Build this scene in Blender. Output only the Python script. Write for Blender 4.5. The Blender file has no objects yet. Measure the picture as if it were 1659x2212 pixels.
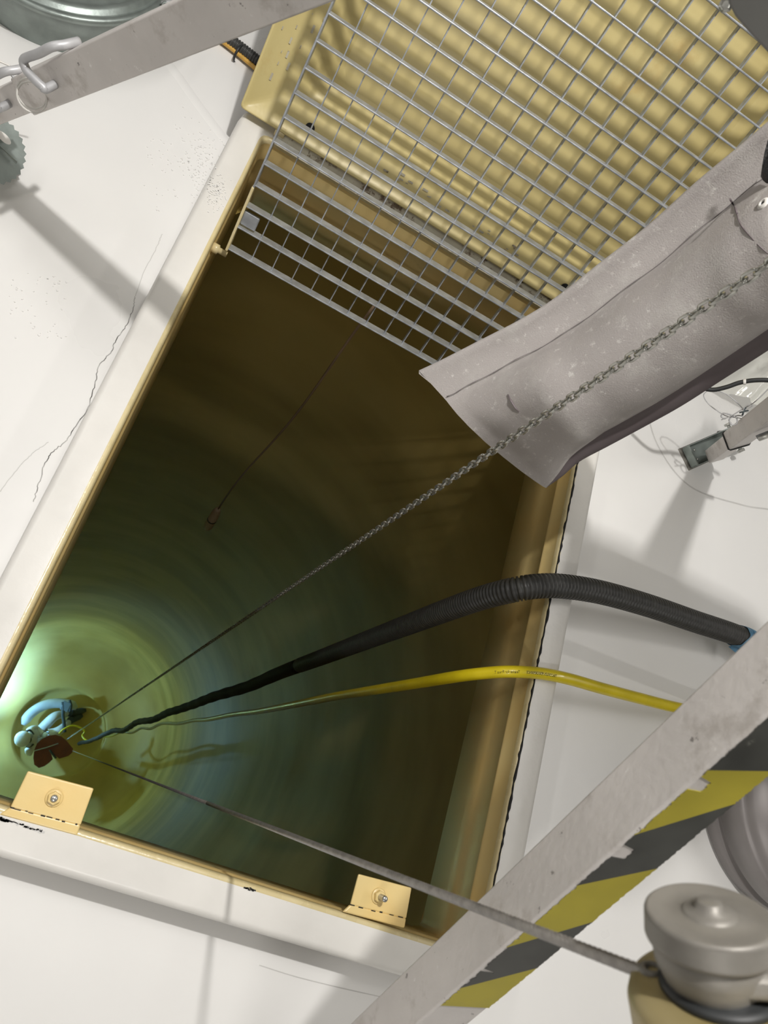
import bpy, bmesh, math, random
from mathutils import Vector, Matrix, noise
random.seed(7)
S = bpy.context.scene
C = S.collection
# ------------------------------------------------------------------ camera
CAMH = 1.6
F = 1600.0
Xr = Vector((0.86742069, -0.42926602, -0.25161884))
Yr = Vector((0.30546175, 0.85858763, -0.41172855))
Zr = Vector((0.3927779, 0.28028193, 0.87588102))
M = Matrix((Xr, Yr, Zr))                     # camera axes -> world
cam_data = bpy.data.cameras.new('camera')
cam_data.sensor_fit = 'VERTICAL'
cam_data.sensor_height = 24.0
cam_data.lens = F / 2212 * 24.0
cam_data.clip_start = 0.02
cam_data.clip_end = 100
cam = bpy.data.objects.new('camera', cam_data)
C.objects.link(cam)
cam.matrix_world = Matrix.Translation((0, 0, CAMH)) @ M.to_4x4()
cam_data.dof.use_dof = True
cam_data.dof.focus_distance = 1.9
cam_data.dof.aperture_fstop = 6.0
S.camera = cam
# ------------------------------------------------------------------ world, light, exposure
S.view_settings.view_transform = 'Standard'
S.view_settings.look = 'None'
S.view_settings.gamma = 1.0
S.view_settings.exposure = -0.16
S.view_settings.use_curve_mapping = False
w = bpy.data.worlds.new('world'); S.world = w; w.use_nodes = True
w.node_tree.nodes['Background'].inputs[0].default_value = (1, 0.98, 0.95, 1)
w.node_tree.nodes['Background'].inputs[1].default_value = 0.15
def area_light(name, loc, sx, sy, power, col=(1, 0.975, 0.94), rot=(0, 0, 0)):
    l = bpy.data.lights.new(name, 'AREA'); l.shape = 'RECTANGLE'; l.size = sx; l.size_y = sy
    l.energy = power; l.color = col
    o = bpy.data.objects.new(name, l); o.location = loc; o.rotation_euler = rot; C.objects.link(o); return o
CEIL = 3.0
LAMPS = [(-2.3, 1.5, 0.16, 2.6, 30), (3.1, 1.1, 0.16, 2.4, 36), (0.12, 0.95, 0.06, 0.06, 62), (0.16, 1.15, 0.5, 0.4, 18), (0.1, -2.2, 1.2, 0.16, 34)]  # last two are added: one softens shadows, one is near-side fill
for lx, ly, sx, sy, pw in LAMPS:
    area_light('ceiling_and_fill_light', (lx, ly, CEIL - 0.09), sx, sy, pw)
# ------------------------------------------------------------------ back-projection helpers (photo ray -> point at a real height / distance)
def ray(px, py):
    v = Vector((px - 829.5, 1106 - py, -F)); v.normalize()
    return M @ v
CP = Vector((0, 0, CAMH))
def un(px, py, z=0.0):
    d = ray(px, py); return CP + d * ((z - CAMH) / d.z)
def at(px, py, dist):
    return CP + ray(px, py) * dist
def hit(px, py, p0, n):
    d = ray(px, py); return CP + d * ((p0 - CP).dot(n) / d.dot(n))
# ------------------------------------------------------------------ materials
def lin(c):
    return tuple(((x / 255) / 12.92 if x / 255 <= 0.04045 else ((x / 255 + 0.055) / 1.055) ** 2.4) for x in c)
def mat(name, col, rough=0.5, metal=0.0, var=0.0, scale=8.0, bump=0.0, bscale=60.0, col2=None, spots=None, coat=0.0, rvar=0.1):
    m = bpy.data.materials.new(name); m.use_nodes = True
    nt = m.node_tree; N = nt.nodes; L = nt.links
    b = N['Principled BSDF']
    b.inputs['Roughness'].default_value = rough; b.inputs['Metallic'].default_value = metal
    b.inputs['Coat Weight'].default_value = coat
    tc = N.new('ShaderNodeTexCoord')
    n1 = N.new('ShaderNodeTexNoise'); n1.inputs['Scale'].default_value = scale; n1.inputs['Detail'].default_value = 6
    L.new(tc.outputs['Object'], n1.inputs['Vector'])
    r = N.new('ShaderNodeValToRGB')
    c2 = col2 if col2 else tuple(x * (1 - var) for x in col)
    r.color_ramp.elements[0].position = 0.35; r.color_ramp.elements[1].position = 0.65
    r.color_ramp.elements[0].color = (*c2, 1); r.color_ramp.elements[1].color = (*col, 1)
    L.new(n1.outputs['Fac'], r.inputs['Fac'])
    out = r.outputs['Color']
    if spots:
        for (sc, th, scol, soft) in spots:
            n2 = N.new('ShaderNodeTexNoise'); n2.inputs['Scale'].default_value = sc; n2.inputs['Detail'].default_value = 8
            n2.inputs['Roughness'].default_value = 0.7
            L.new(tc.outputs['Object'], n2.inputs['Vector'])
            r2 = N.new('ShaderNodeValToRGB'); r2.color_ramp.elements[0].position = th; r2.color_ramp.elements[1].position = th + soft
            L.new(n2.outputs['Fac'], r2.inputs['Fac'])
            mx = N.new('ShaderNodeMix'); mx.data_type = 'RGBA'
            L.new(r2.outputs['Color'], mx.inputs[0]); L.new(out, mx.inputs[6]); mx.inputs[7].default_value = (*scol, 1)
            out = mx.outputs[2]
    L.new(out, b.inputs['Base Color'])
    mr = N.new('ShaderNodeMapRange'); mr.inputs[3].default_value = max(0.03, rough - rvar); mr.inputs[4].default_value = min(1, rough + rvar)
    L.new(n1.outputs['Fac'], mr.inputs[0]); L.new(mr.outputs[0], b.inputs['Roughness'])
    if bump > 0:
        n3 = N.new('ShaderNodeTexNoise'); n3.inputs['Scale'].default_value = bscale; n3.inputs['Detail'].default_value = 4
        L.new(tc.outputs['Object'], n3.inputs['Vector'])
        bp = N.new('ShaderNodeBump'); bp.inputs['Strength'].default_value = 1.0; bp.inputs['Distance'].default_value = bump
        L.new(n3.outputs['Fac'], bp.inputs['Height']); L.new(bp.outputs[0], b.inputs['Normal'])
    return m
def emis(name, col, s):
    m = bpy.data.materials.new(name); m.use_nodes = True; b = m.node_tree.nodes['Principled BSDF']
    b.inputs['Base Color'].default_value = (*col, 1); b.inputs['Emission Color'].default_value = (*col, 1); b.inputs['Emission Strength'].default_value = s
    return m
M_floor = mat('white_gelcoat_floor', (0.80, 0.79, 0.77), 0.30, var=0.05, scale=1.6, bump=0.0008, bscale=9, coat=0.0,
              spots=[(38, 0.74, (0.62, 0.61, 0.6), 0.05), (90, 0.75, (0.88, 0.87, 0.85), 0.03)])
M_coam = mat('white_painted_coaming', (0.76, 0.74, 0.70), 0.32, var=0.08, scale=7, bump=0.0008, bscale=35,
             spots=[(55, 0.70, (0.62, 0.60, 0.54), 0.06), (140, 0.72, (0.30, 0.28, 0.25), 0.03)])
M_yel = mat('cream_yellow_laminate', (0.78, 0.56, 0.22), 0.34, col2=(0.76, 0.60, 0.28), scale=5, bump=0.0008, bscale=25,
            spots=[(7, 0.60, (0.66, 0.45, 0.18), 0.2), (110, 0.73, (0.2, 0.13, 0.06), 0.03)])
M_lip = mat('yellowed_lip', (0.66, 0.56, 0.32), 0.28, col2=(0.60, 0.50, 0.27), scale=20, bump=0.001, bscale=50,
            spots=[(60, 0.70, (0.25, 0.2, 0.12), 0.05)])
M_lid = mat('lid_laminate', (0.62, 0.52, 0.24), 0.33, col2=(0.56, 0.46, 0.20), scale=3, bump=0.0008, bscale=20,
            spots=[(3.2, 0.58, (0.52, 0.36, 0.13), 0.18), (60, 0.74, (0.25, 0.18, 0.08), 0.04)])
M_black = mat('black_sealant', (0.012, 0.012, 0.012), 0.7, var=0.4, scale=120, bump=0.002, bscale=200)
M_dirt = mat('grimy_sill', (0.38, 0.34, 0.26), 0.55, col2=(0.50, 0.47, 0.36), scale=14, bump=0.001, bscale=70,
             spots=[(30, 0.55, (0.12, 0.08, 0.045), 0.08)])
M_galv = mat('galvanised_steel', (0.42, 0.44, 0.47), 0.42, metal=0.55, var=0.3, scale=35, bump=0.0006, bscale=120,
             spots=[(70, 0.66, (0.72, 0.73, 0.74), 0.08)])
M_shoe = mat('zinc_plated_steel', (0.30, 0.34, 0.32), 0.40, metal=0.6, var=0.25, scale=18, bump=0.0003, bscale=100)
M_alu = mat('scuffed_aluminium', (0.66, 0.625, 0.60), 0.46, metal=0.15, var=0.12, scale=9, bump=0.0005, bscale=90,
            spots=[(14, 0.54, (0.50, 0.465, 0.435), 0.12), (60, 0.64, (0.78, 0.76, 0.74), 0.06), (48, 0.655, (0.22, 0.20, 0.19), 0.03)])
M_pin = mat('grey_pin_metal', (0.48, 0.48, 0.49), 0.42, metal=0.2, var=0.15, scale=30)
M_ring = mat('white_coated_wire', (0.70, 0.68, 0.64), 0.4, var=0.1, scale=30)
M_chain = mat('zinc_chain', (0.62, 0.62, 0.58), 0.24, metal=0.75, var=0.3, scale=60)
M_rope = mat('wire_rope_steel', (0.36, 0.34, 0.32), 0.42, metal=0.6, var=0.3, scale=90)
M_hose = mat('black_corrugated_plastic', (0.06, 0.06, 0.057), 0.42, var=0.3, scale=60, spots=[(90, 0.66, (0.13, 0.12, 0.11), 0.1)])
M_yhose = mat('yellow_rubber', (0.76, 0.61, 0.015), 0.33, var=0.15, scale=14, spots=[(45, 0.68, (0.66, 0.58, 0.25), 0.08)], coat=0.2)
M_tapeB = mat('blue_duct_tape', (0.11, 0.27, 0.43), 0.45, var=0.25, scale=40, bump=0.001, bscale=150)
M_hazY = mat('hazard_yellow', (0.40, 0.34, 0.035), 0.42, var=0.18, scale=10, spots=[(34, 0.72, (0.16, 0.14, 0.04), 0.04)])
M_hazK = mat('hazard_black', (0.065, 0.066, 0.06), 0.35, var=0.3, scale=20, spots=[(28, 0.67, (0.2, 0.2, 0.17), 0.04)])
M_sleeve = mat('dusty_grey_vinyl', (0.40, 0.37, 0.355), 0.50, var=0.12, scale=4, bump=0.0006, bscale=400,
               spots=[(7, 0.52, (0.47, 0.45, 0.425), 0.2), (45, 0.58, (0.58, 0.56, 0.53), 0.12), (130, 0.62, (0.56, 0.54, 0.51), 0.06)])
M_seam = mat('vinyl_seam_and_fold_shade', (0.13, 0.105, 0.11), 0.5, var=0.15, scale=10)
M_grey = mat('grey_cast_metal', (0.24, 0.225, 0.20), 0.50, metal=0.3, var=0.25, scale=16, bump=0.0006, bscale=60)
M_rub = mat('black_gasket', (0.022, 0.024, 0.025), 0.5, var=0.3, scale=30)
M_brass = mat('bronze_yellow_cast', (0.30, 0.235, 0.09), 0.42, metal=0.4, col2=(0.36, 0.30, 0.16), scale=14, bump=0.0006, bscale=50)
M_duct = mat('grey_painted_shell', (0.26, 0.24, 0.235), 0.4, metal=0.2, var=0.12, scale=5)
M_rust = mat('rust_brown_plate', (0.20, 0.05, 0.012), 0.6, var=0.25, scale=9)
M_suit = mat('white_coverall', (0.70, 0.70, 0.68), 0.6, var=0.12, scale=7, bump=0.004, bscale=16)
M_dark = mat('dark_webbing', (0.06, 0.075, 0.08), 0.6, var=0.3, scale=20)
M_glove = mat('pale_blue_glove', (0.62, 0.72, 0.85), 0.5, var=0.1, scale=20)
M_wall = mat('white_wall', (0.42, 0.41, 0.39), 0.7, var=0.04, scale=2)
M_pad = mat('pale_grey_pad', (0.50, 0.54, 0.56), 0.6, var=0.15, scale=6)
# silo laminate: cream-yellow with faint horizontal winding bands
def silo_mat():
    m = mat('silo_cream_laminate', (0.60, 0.45, 0.15), 0.48, col2=(0.55, 0.39, 0.11), scale=1.3, bump=0.0)
    nt = m.node_tree; N = nt.nodes; L = nt.links; b = N['Principled BSDF']
    tc = N.new('ShaderNodeTexCoord'); mp = N.new('ShaderNodeMapping'); mp.inputs['Scale'].default_value = (0.45, 0.45, 1.2)
    L.new(tc.outputs['Object'], mp.inputs[0])
    n = N.new('ShaderNodeTexNoise'); n.inputs['Scale'].default_value = 1.5; n.inputs['Detail'].default_value = 3.5
    L.new(mp.outputs[0], n.inputs['Vector'])
    r = N.new('ShaderNodeValToRGB'); r.color_ramp.elements[0].position = 0.38; r.color_ramp.elements[1].position = 0.62
    r.color_ramp.elements[0].color = (0.72, 0.70, 0.62, 1); r.color_ramp.elements[1].color = (1, 1, 1, 1)
    L.new(n.outputs['Fac'], r.inputs['Fac'])
    mx = N.new('ShaderNodeMix'); mx.data_type = 'RGBA'; mx.blend_type = 'MULTIPLY'; mx.inputs[0].default_value = 1.0
    src = b.inputs['Base Color'].links[0].from_socket
    L.new(src, mx.inputs[6]); L.new(r.outputs['Color'], mx.inputs[7]); L.new(mx.outputs[2], b.inputs['Base Color'])
    bp = N.new('ShaderNodeBump'); bp.inputs['Distance'].default_value = 0.006; bp.inputs['Strength'].default_value = 0.5; b.inputs['Specular IOR Level'].default_value = 0.25
    L.new(n.outputs['Fac'], bp.inputs['Height']); L.new(bp.outputs[0], b.inputs['Normal'])
    return m
M_silo = silo_mat()
def film_mat():
    m = bpy.data.materials.new('clear_plastic_film'); m.use_nodes = True
    N = m.node_tree.nodes; L = m.node_tree.links; b = N['Principled BSDF']
    b.inputs['Base Color'].default_value = (0.85, 0.85, 0.78, 1); b.inputs['Roughness'].default_value = 0.12
    b.inputs['Alpha'].default_value = 0.55; b.inputs['Specular IOR Level'].default_value = 0.8
    return m
M_film = film_mat()
# ------------------------------------------------------------------ mesh builder
class MB:
    def __init__(s): s.v = []; s.f = []; s.m = []; s.sm = []
    def add(s, vs, fs, mi=0, smooth=False):
        o = len(s.v); s.v += [Vector(x) for x in vs]
        for f in fs: s.f.append([i + o for i in f]); s.m.append(mi); s.sm.append(smooth)
        return s
    def obox(s, c, ax, ay, az, hx, hy, hz, mi=0):
        vs = [c + ax * (hx * i) + ay * (hy * j) + az * (hz * k) for k in (-1, 1) for j in (-1, 1) for i in (-1, 1)]
        return s.add(vs, [(0, 2, 3, 1), (4, 5, 7, 6), (0, 1, 5, 4), (2, 6, 7, 3), (0, 4, 6, 2), (1, 3, 7, 5)], mi)
    def box(s, a, b, mi=0):
        a = Vector(a); b = Vector(b); c = (a + b) / 2; h = (b - a) / 2
        return s.obox(c, Vector((1, 0, 0)), Vector((0, 1, 0)), Vector((0, 0, 1)), h.x, h.y, h.z, mi)
    def rings(s, rings, mi=0, smooth=True, cap=True, loop=False):
        n = len(rings[0]); vs = [p for r in rings for p in r]; fs = []
        R = len(rings)
        for i in range(R - 1 if not loop else R):
            for j in range(n):
                a = i * n + j; b = i * n + (j + 1) % n; i2 = (i + 1) % R
                fs.append((a, b, i2 * n + (j + 1) % n, i2 * n + j))
        s.add(vs, fs, mi, smooth)
        if cap and not loop:
            o = len(s.v) - len(vs)
            s.f.append([o + j for j in range(n)][::-1]); s.m.append(mi); s.sm.append(False)
            s.f.append([o + (R - 1) * n + j for j in range(n)]); s.m.append(mi); s.sm.append(False)
        return s
    def tube(s, pts, r, n=12, mi=0, cap=True, rfun=None, loop=False, flat=1.0):
        fr = frames(pts, loop); rings = []; L = 0
        for i, (p, t, a, b) in enumerate(fr):
            if i: L += (pts[i] - pts[i - 1]).length
            rr = rfun(i, L) if rfun else r
            rings.append([p + a * (rr * math.cos(2 * math.pi * j / n)) + b * (rr * flat * math.sin(2 * math.pi * j / n)) for j in range(n)])
        return s.rings(rings, mi, True, cap, loop)
    def lathe(s, o, axis, prof, n=48, mi=0, smooth=True, cap=False):
        axis = axis.normalized(); a = axis.orthogonal().normalized(); b = axis.cross(a)
        rings = [[o + axis * z + (a * math.cos(2 * math.pi * j / n) + b * math.sin(2 * math.pi * j / n)) * max(r, 1e-5) for j in range(n)] for r, z in prof]
        return s.rings(rings, mi, smooth, cap)
    def prism(s, pts, d, mi=0):
        n = len(pts); vs = [Vector(p) for p in pts] + [Vector(p) + d for p in pts]
        fs = [list(range(n)), [2 * n - 1 - i for i in range(n)]] + [(i, (i + 1) % n, n + (i + 1) % n, n + i) for i in range(n)]
        return s.add(vs, fs, mi)
    def build(s, name, mats, parent=None, bevel=0, solid=0, sub=0, seg=2):
        base = Vector((0, 0, 0))
        if parent:
            q = parent
            while q.parent: q = q.parent
            base = q.location.copy() if q.type == 'EMPTY' else Vector((0, 0, 0))
        me = bpy.data.meshes.new(name)
        me.from_pydata([v - base for v in s.v], [], s.f)
        for m in (mats if isinstance(mats, (list, tuple)) else [mats]): me.materials.append(m)
        for p, mi, sm in zip(me.polygons, s.m, s.sm): p.material_index = mi; p.use_smooth = sm
        bm = bmesh.new(); bm.from_mesh(me); bmesh.ops.recalc_face_normals(bm, faces=bm.faces); bm.to_mesh(me); bm.free()
        o = bpy.data.objects.new(name, me); C.objects.link(o)
        if parent: o.parent = parent
        if solid:
            md = o.modifiers.new('solid', 'SOLIDIFY'); md.thickness = solid; md.offset = 0
        if bevel:
            md = o.modifiers.new('bevel', 'BEVEL'); md.width = bevel; md.segments = seg; md.limit_method = 'ANGLE'; md.angle_limit = math.radians(40)
        if sub:
            md = o.modifiers.new('sub', 'SUBSURF'); md.levels = sub; md.render_levels = sub
        return o
def frames(pts, loop=False):
    out = []; n = len(pts); a = None
    for i, p in enumerate(pts):
        if loop: t = (pts[(i + 1) % n] - pts[i - 1])
        else: t = pts[min(i + 1, n - 1)] - pts[max(i - 1, 0)]
        t = t.normalized()
        if a is None:
            a = Vector((0, 0, 1)).cross(t)
            if a.length < 1e-3: a = Vector((1, 0, 0)).cross(t)
        a = (a - t * a.dot(t)).normalized(); b = t.cross(a)
        out.append((p, t, a, b))
    return out
def spline(P, n=10):
    out = []
    P = [Vector(p) for p in P]
    Q = [P[0] * 2 - P[1]] + P + [P[-1] * 2 - P[-2]]
    for i in range(1, len(Q) - 2):
        p0, p1, p2, p3 = Q[i - 1:i + 3]
        for k in range(n):
            t = k / n
            out.append(0.5 * ((2 * p1) + (p2 - p0) * t + (2 * p0 - 5 * p1 + 4 * p2 - p3) * t * t + (3 * p1 - p0 - 3 * p2 + p3) * t ** 3))
    out.append(P[-1]); return out
def resample(pts, step):
    out = [pts[0]]; acc = 0.0
    for a, b in zip(pts, pts[1:]):
        d = (b - a).length; pos = step - acc
        while pos <= d:
            out.append(a + (b - a) * (pos / d)); pos += step
        acc = d - (pos - step)
    return out
def empty(name, loc, label, cat, group=None):
    o = bpy.data.objects.new(name, None); o.location = loc; o.empty_display_size = 0.1; C.objects.link(o)
    return tag(o, label, cat, group)
def tag(o, label, cat, group=None):
    o['label'] = label; o['category'] = cat
    if group: o['group'] = group
    return o
def structure(o): o['kind'] = 'structure'; return o
X, Y, Z = Vector((1, 0, 0)), Vector((0, 1, 0)), Vector((0, 0, 1))

# ================================================================== the setting
FZ = -0.12
NL, NR, FR, FL = Vector((-0.137, -0.117, 0)), Vector((0.992, -0.102, 0)), Vector((0.930, 1.60, 0)), Vector((-0.212, 1.60, 0))
QUAD = [NL, NR, FR, FL]
def offq(d, z):
    out = []; n = 4
    for i in range(4):
        p = QUAD[i]; e1 = (QUAD[i] - QUAD[i - 1]).normalized(); e2 = (QUAD[(i + 1) % 4] - QUAD[i]).normalized()
        n1 = Vector((e1.y, -e1.x, 0)); n2 = Vector((e2.y, -e2.x, 0))
        k = d / (1 + n1.dot(n2))
        q = p + (n1 + n2) * k; q.z = z; out.append(q)
    return out
def rquad(d, z, rad=0.02, k=5):
    """quad ring offset outward by d with rounded corners"""
    c = offq(d, z); out = []
    for i in range(4):
        p = c[i]; a = (c[i - 1] - p).normalized(); b = (c[(i + 1) % 4] - p).normalized()
        for j in range(k):
            t = j / (k - 1)
            q = (p + a * rad) * (1 - t) ** 2 + p * 2 * t * (1 - t) + (p + b * rad) * t * t
            out.append(q)
    return out
# floor with the hatch hole (the roof deck of the silo)
def floor_mesh():
    b = MB(); inner = offq(0.055, FZ); out = [Vector((-4, -3, FZ)), Vector((5, -3, FZ)), Vector((5, 5.5, FZ)), Vector((-4, 5.5, FZ))]
    b.add(inner + out, [(i, (i + 1) % 4, 4 + (i + 1) % 4, 4 + i) for i in range(4)])
    return b
floor = structure(floor_mesh().build('floor', M_floor))
structure(MB().box((-4, -3, CEIL), (5, 5.5, CEIL + 0.1)).build('ceiling', M_wall))
structure(MB().box((-4.1, -3, FZ), (-4, 5.5, CEIL)).build('wall_left', M_wall))
structure(MB().box((5, -3, FZ), (5.1, 5.5, CEIL)).build('wall_right', M_wall))
structure(MB().box((-4.1, 5.5, FZ), (5.1, 5.6, CEIL)).build('wall_far', M_wall))
structure(MB().box((-4.1, -3.1, FZ), (5.1, -3, CEIL)).build('wall_near', M_wall))
# marks that belong to the floor: a laminate ridge and a hairline crack, faint scratch
def ribbon(px, z, r, flat, n=6, wob=0.0):
    P = [un(x, y, z) for x, y in px]; pts = spline(P, 8)
    if wob: pts = [p + Vector((random.uniform(-wob, wob), random.uniform(-wob, wob), 0)) for p in pts]
    b = MB(); fr = frames(pts)
    vs = []; fs = []
    for p, t, a, c in fr:
        side = Vector((t.y, -t.x, 0)).normalized()
        vs += [p - side * r, p + Z * flat, p + side * r]
    for i in range(len(pts) - 1):
        for k in (0, 1): fs.append((3 * i + k, 3 * i + k + 1, 3 * i + k + 4, 3 * i + k + 3))
    b.add(vs, fs, 0, True); return b
M_crack = mat('dark_crack', (0.10, 0.095, 0.09), 0.8, col2=(0.55, 0.54, 0.52), scale=30)
M_scr = mat('faint_scuff', (0.60, 0.59, 0.57), 0.5, var=0.1, scale=20)
ribbon([(350, 120), (385, 165), (420, 215), (465, 275), (500, 320)], FZ, 0.014, 0.003).build('laminate_ridge', M_floor, floor)
ribbon([(292, 640), (289, 660), (275, 700), (250, 735), (240, 760), (215, 790), (205, 830), (190, 880), (165, 920), (140, 955), (115, 975), (98, 1000), (82, 1050), (72, 1085)], FZ + 0.0004, 0.0011, 0.0004, wob=0.0016).build('hairline_crack', M_crack, floor)
ribbon([(350, 505), (338, 535), (310, 590), (293, 640)], FZ + 0.0004, 0.001, 0.0002, wob=0.001).build('hairline_crack', M_scr, floor)
ribbon([(0, 1062), (40, 1010), (70, 980), (105, 955)], FZ + 0.0004, 0.001, 0.0002, wob=0.001).build('scuff_mark', M_scr, floor)
ribbon([(1400, 800), (1395, 860), (1420, 960), (1490, 1050), (1600, 1090), (1659, 1100)], FZ + 0.0004, 0.003, 0.0002).build('scuff_mark', M_scr, floor)
ribbon([(560, 2085), (640, 2110), (740, 2135), (830, 2155)], FZ + 0.0004, 0.001, 0.0002).build('scuff_mark', M_scr, floor)
# loose paint crumbs on the deck by the upper-left corner of the coaming: nobody could count them
cr = MB()
for k in range(260):
    t = random.random()
    if k < 150:
        c = un(430 + random.gauss(0, 32), 350 + random.gauss(0, 45), FZ + 0.001) ; 
    elif k < 200: c = un(random.uniform(20, 150), random.uniform(590, 730), FZ + 0.001)
    else: c = un(random.uniform(300, 480), random.uniform(300, 470), FZ + 0.001)
    if c.x > -0.302 : continue
    r = random.uniform(0.0008, 0.0028)
    cr.obox(c, Vector((math.cos(t * 6), math.sin(t * 6), 0)), Vector((-math.sin(t * 6), math.cos(t * 6), 0)), Z, r, r * 0.7, 0.001)
for k in range(110):
    c = un(468 + random.gauss(0, 12), 415 + random.gauss(0, 24), 0.0018); r = random.uniform(0.0006, 0.0022)
    if -0.277 < c.x < -0.215: cr.obox(c, X, Y, Z, r, r * 0.8, 0.0005)
o = cr.build('paint_crumbs', M_floor); o['kind'] = 'stuff'; tag(o, 'loose white paint crumbs scattered on the white deck left of the hatch', 'crumbs')
# ---- silo shell below
AX = Vector((0.0, 0.3, 0)); RS = 1.74
sil = MB()
N = 96
prof = [(RS, -0.30)] + [(RS, -0.3 - 12.0 * i / 40) for i in range(1, 41)]
for i in range(1, 13):
    t = i / 12 * math.pi / 2
    prof.append((RS - 0.95 * (1 - math.cos(t)), -12.3 - 1.0 * math.sin(t)))
prof += [(0.78, -13.31), (0.76, -13.33), (0.74, -13.42), (0.70, -13.48), (0.5, -13.52), (0.0, -13.53)]
sil.lathe(AX, Z, prof, n=N, smooth=True)
sil = structure(sil.build('wall_silo', M_silo))
# underside of the roof: ring from the coaming lining out to the shell
rf = MB(); ctr = Vector((0.37, 0.75, 0)); NN = 120; inn = []; ou = []
q0 = offq(0.004, -0.285)
for k in range(NN):
    th = 2 * math.pi * k / NN; d = Vector((math.cos(th), math.sin(th), 0))
    best = None
    for i in range(4):
        a, b_ = q0[i], q0[(i + 1) % 4]; e = b_ - a
        den = d.x * e.y - d.y * e.x
        if abs(den) < 1e-9: continue
        w_ = a - ctr; t = (w_.x * e.y - w_.y * e.x) / den; u_ = (w_.x * d.y - w_.y * d.x) / den
        if t > 0 and -1e-6 <= u_ <= 1 + 1e-6: best = t
    inn.append(Vector((ctr.x + d.x * best, ctr.y + d.y * best, -0.285)))
    oc = ctr - AX; bq = oc.dot(d); cq = oc.dot(oc) - (RS + 0.01) ** 2; t = -bq + math.sqrt(bq * bq - cq)
    ou.append(Vector((ctr.x + d.x * t, ctr.y + d.y * t, -0.30)))
rf.rings([inn, ou], 0, True, cap=False)
structure(rf.build('ceiling_silo', M_silo))

# ================================================================== hatch coaming
co = empty('hatch_coaming', (0.38, -0.2, FZ), 'raised white hatch coaming with cream yellow inner faces around the open shaft', 'hatch frame')
b = MB()
rg = [rquad(0.092, FZ - 0.002, 0.10), rquad(0.086, -0.07, 0.085), rquad(0.080, -0.014, 0.07), rquad(0.074, -0.003, 0.06), rquad(0.064, 0.0, 0.055), rquad(0.010, 0.001, 0.03)]
b.rings(rg, 0, True, cap=False)
b.build('coaming_top', M_coam, co)
b = MB()
rg = [rquad(0.0102, 0.001, 0.03), rquad(0.004, 0.0015, 0.028), rquad(0.0, -0.004, 0.026), rquad(-0.001, -0.012, 0.025)]
b.rings(rg, 0, True, cap=False)
b.build('yellow_lip', M_lip, co)
b = MB()
rg = [rquad(-0.001, -0.0119, 0.025), rquad(0.0, -0.066, 0.025), rquad(-0.003, -0.070, 0.025), rquad(0.0, -0.075, 0.025), rquad(0.001, -0.15, 0.025), rquad(0.002, -0.284, 0.025), rquad(0.012, -0.286, 0.03), rquad(0.014, -0.2, 0.03)]
b.rings(rg, 0, True, cap=False)
b.build('inner_lining', M_yel, co)
# crumbling black sealant along the right-hand lip
pts = []
for k in range(140):
    t = k / 139; p = NR.lerp(FR, 0.03 + t * 0.92); p = p + X * 0.007
    p.z = 0.0018; p.x += random.uniform(-0.0012, 0.0012); pts.append(p)
rr = [random.uniform(0.0016, 0.0042) for _ in pts]
MB().tube(pts, 0.003, 6, rfun=lambda i, L: rr[i]).build('sealant_bead', M_black, co)
# grimy hinge sill on the far side
b = MB()
b.box((-0.16, 1.598, 0.0), (0.90, 1.655, 0.006))
b.prism([Vector((-0.185, 1.592, 0.002)), Vector((-0.185, 1.622, 0.026)), Vector((-0.185, 1.64, 0.026)), Vector((-0.185, 1.64, 0.0))], X * 1.10)
b.build('hinge_sill', M_dirt, co, bevel=0.003)
b = MB(); b.tube([Vector((-0.165, 1.632, 0.013)), Vector((0.905, 1.632, 0.013))], 0.009, 10)
b.build('hinge_rod', M_lip, co)
def lug(cx, cy, name='hinge_lug'):
    b = MB(); b.lathe(Vector((cx - 0.014, cy, 0.018)), X, [(0, 0), (0.015, 0), (0.017, 0.002), (0.017, 0.026), (0.015, 0.028), (0, 0.028)], 20)
    return b.build(name, M_lip, co)
lug(-0.18, 1.628); lug(0.91, 1.632)
# bracket tabs on the near side
def bracket(p4, bolt, bolt_h, mname):
    a, b_, c, d = [un(x, y, 0.004) for x, y in p4]   # far-left, far-right, near-right, near-left
    m = MB(); m.prism([a, b_, c, d], Vector((0, 0, -0.006)))
    br = m.build('bracket', M_yel, co, bevel=0.003, seg=3)
    m = MB(); dd = (c - d).normalized()
    m.prism([d - dd * 0.012 - Y * 0.016, c + dd * 0.002 - Y * 0.018, c + Y * 0.001, d + Y * 0.001], Vector((0, 0, -0.007)))
    m.build('weld_foot', M_yel, br, bevel=0.004, seg=3)
    m = MB(); q_ = 0.03
    while q_ < 0.97:
        w_ = random.uniform(0.002, 0.012); cc_ = d.lerp(c, q_) + Z * 0.0006 + Y * random.uniform(-0.001, 0.001)
        m.obox(cc_, dd, Y, Z, w_ / 2, 0.0006 + random.random() * 0.0008, 0.0003); q_ += (w_ + random.uniform(0.002, 0.02)) / (c - d).length
    o2 = m.build('paint_chips', M_black, br); o2['kind'] = 'stuff'
    o = un(*bolt, 0.006)
    m = MB(); m.lathe(o - Z * 0.003, Z, [(0, 0), (0.016, 0), (0.016, 0.003), (0.0145, 0.004), (0, 0.004)], 24); m.build('washer', M_yel, br)
    m = MB(); m.lathe(o, Z, [(0, 0), (0.0125, 0), (0.0125, 0.009), (0.011, 0.011), (0, 0.011)], 6, smooth=False); m.build('nut', M_yel, br, bevel=0.001)
    m = MB(); m.lathe(o, Z, [(0, 0)] + [(0.0058 + 0.0006 * (i % 2), 0.009 + bolt_h * i / 12) for i in range(13)] + [(0.0045, 0.0105 + bolt_h), (0, 0.0105 + bolt_h)], 20); m.build('bolt', M_chain, br)
bracket([(60, 1665), (203, 1703), (174, 1783), (22, 1744)], (117, 1724), 0.006, '')
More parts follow.
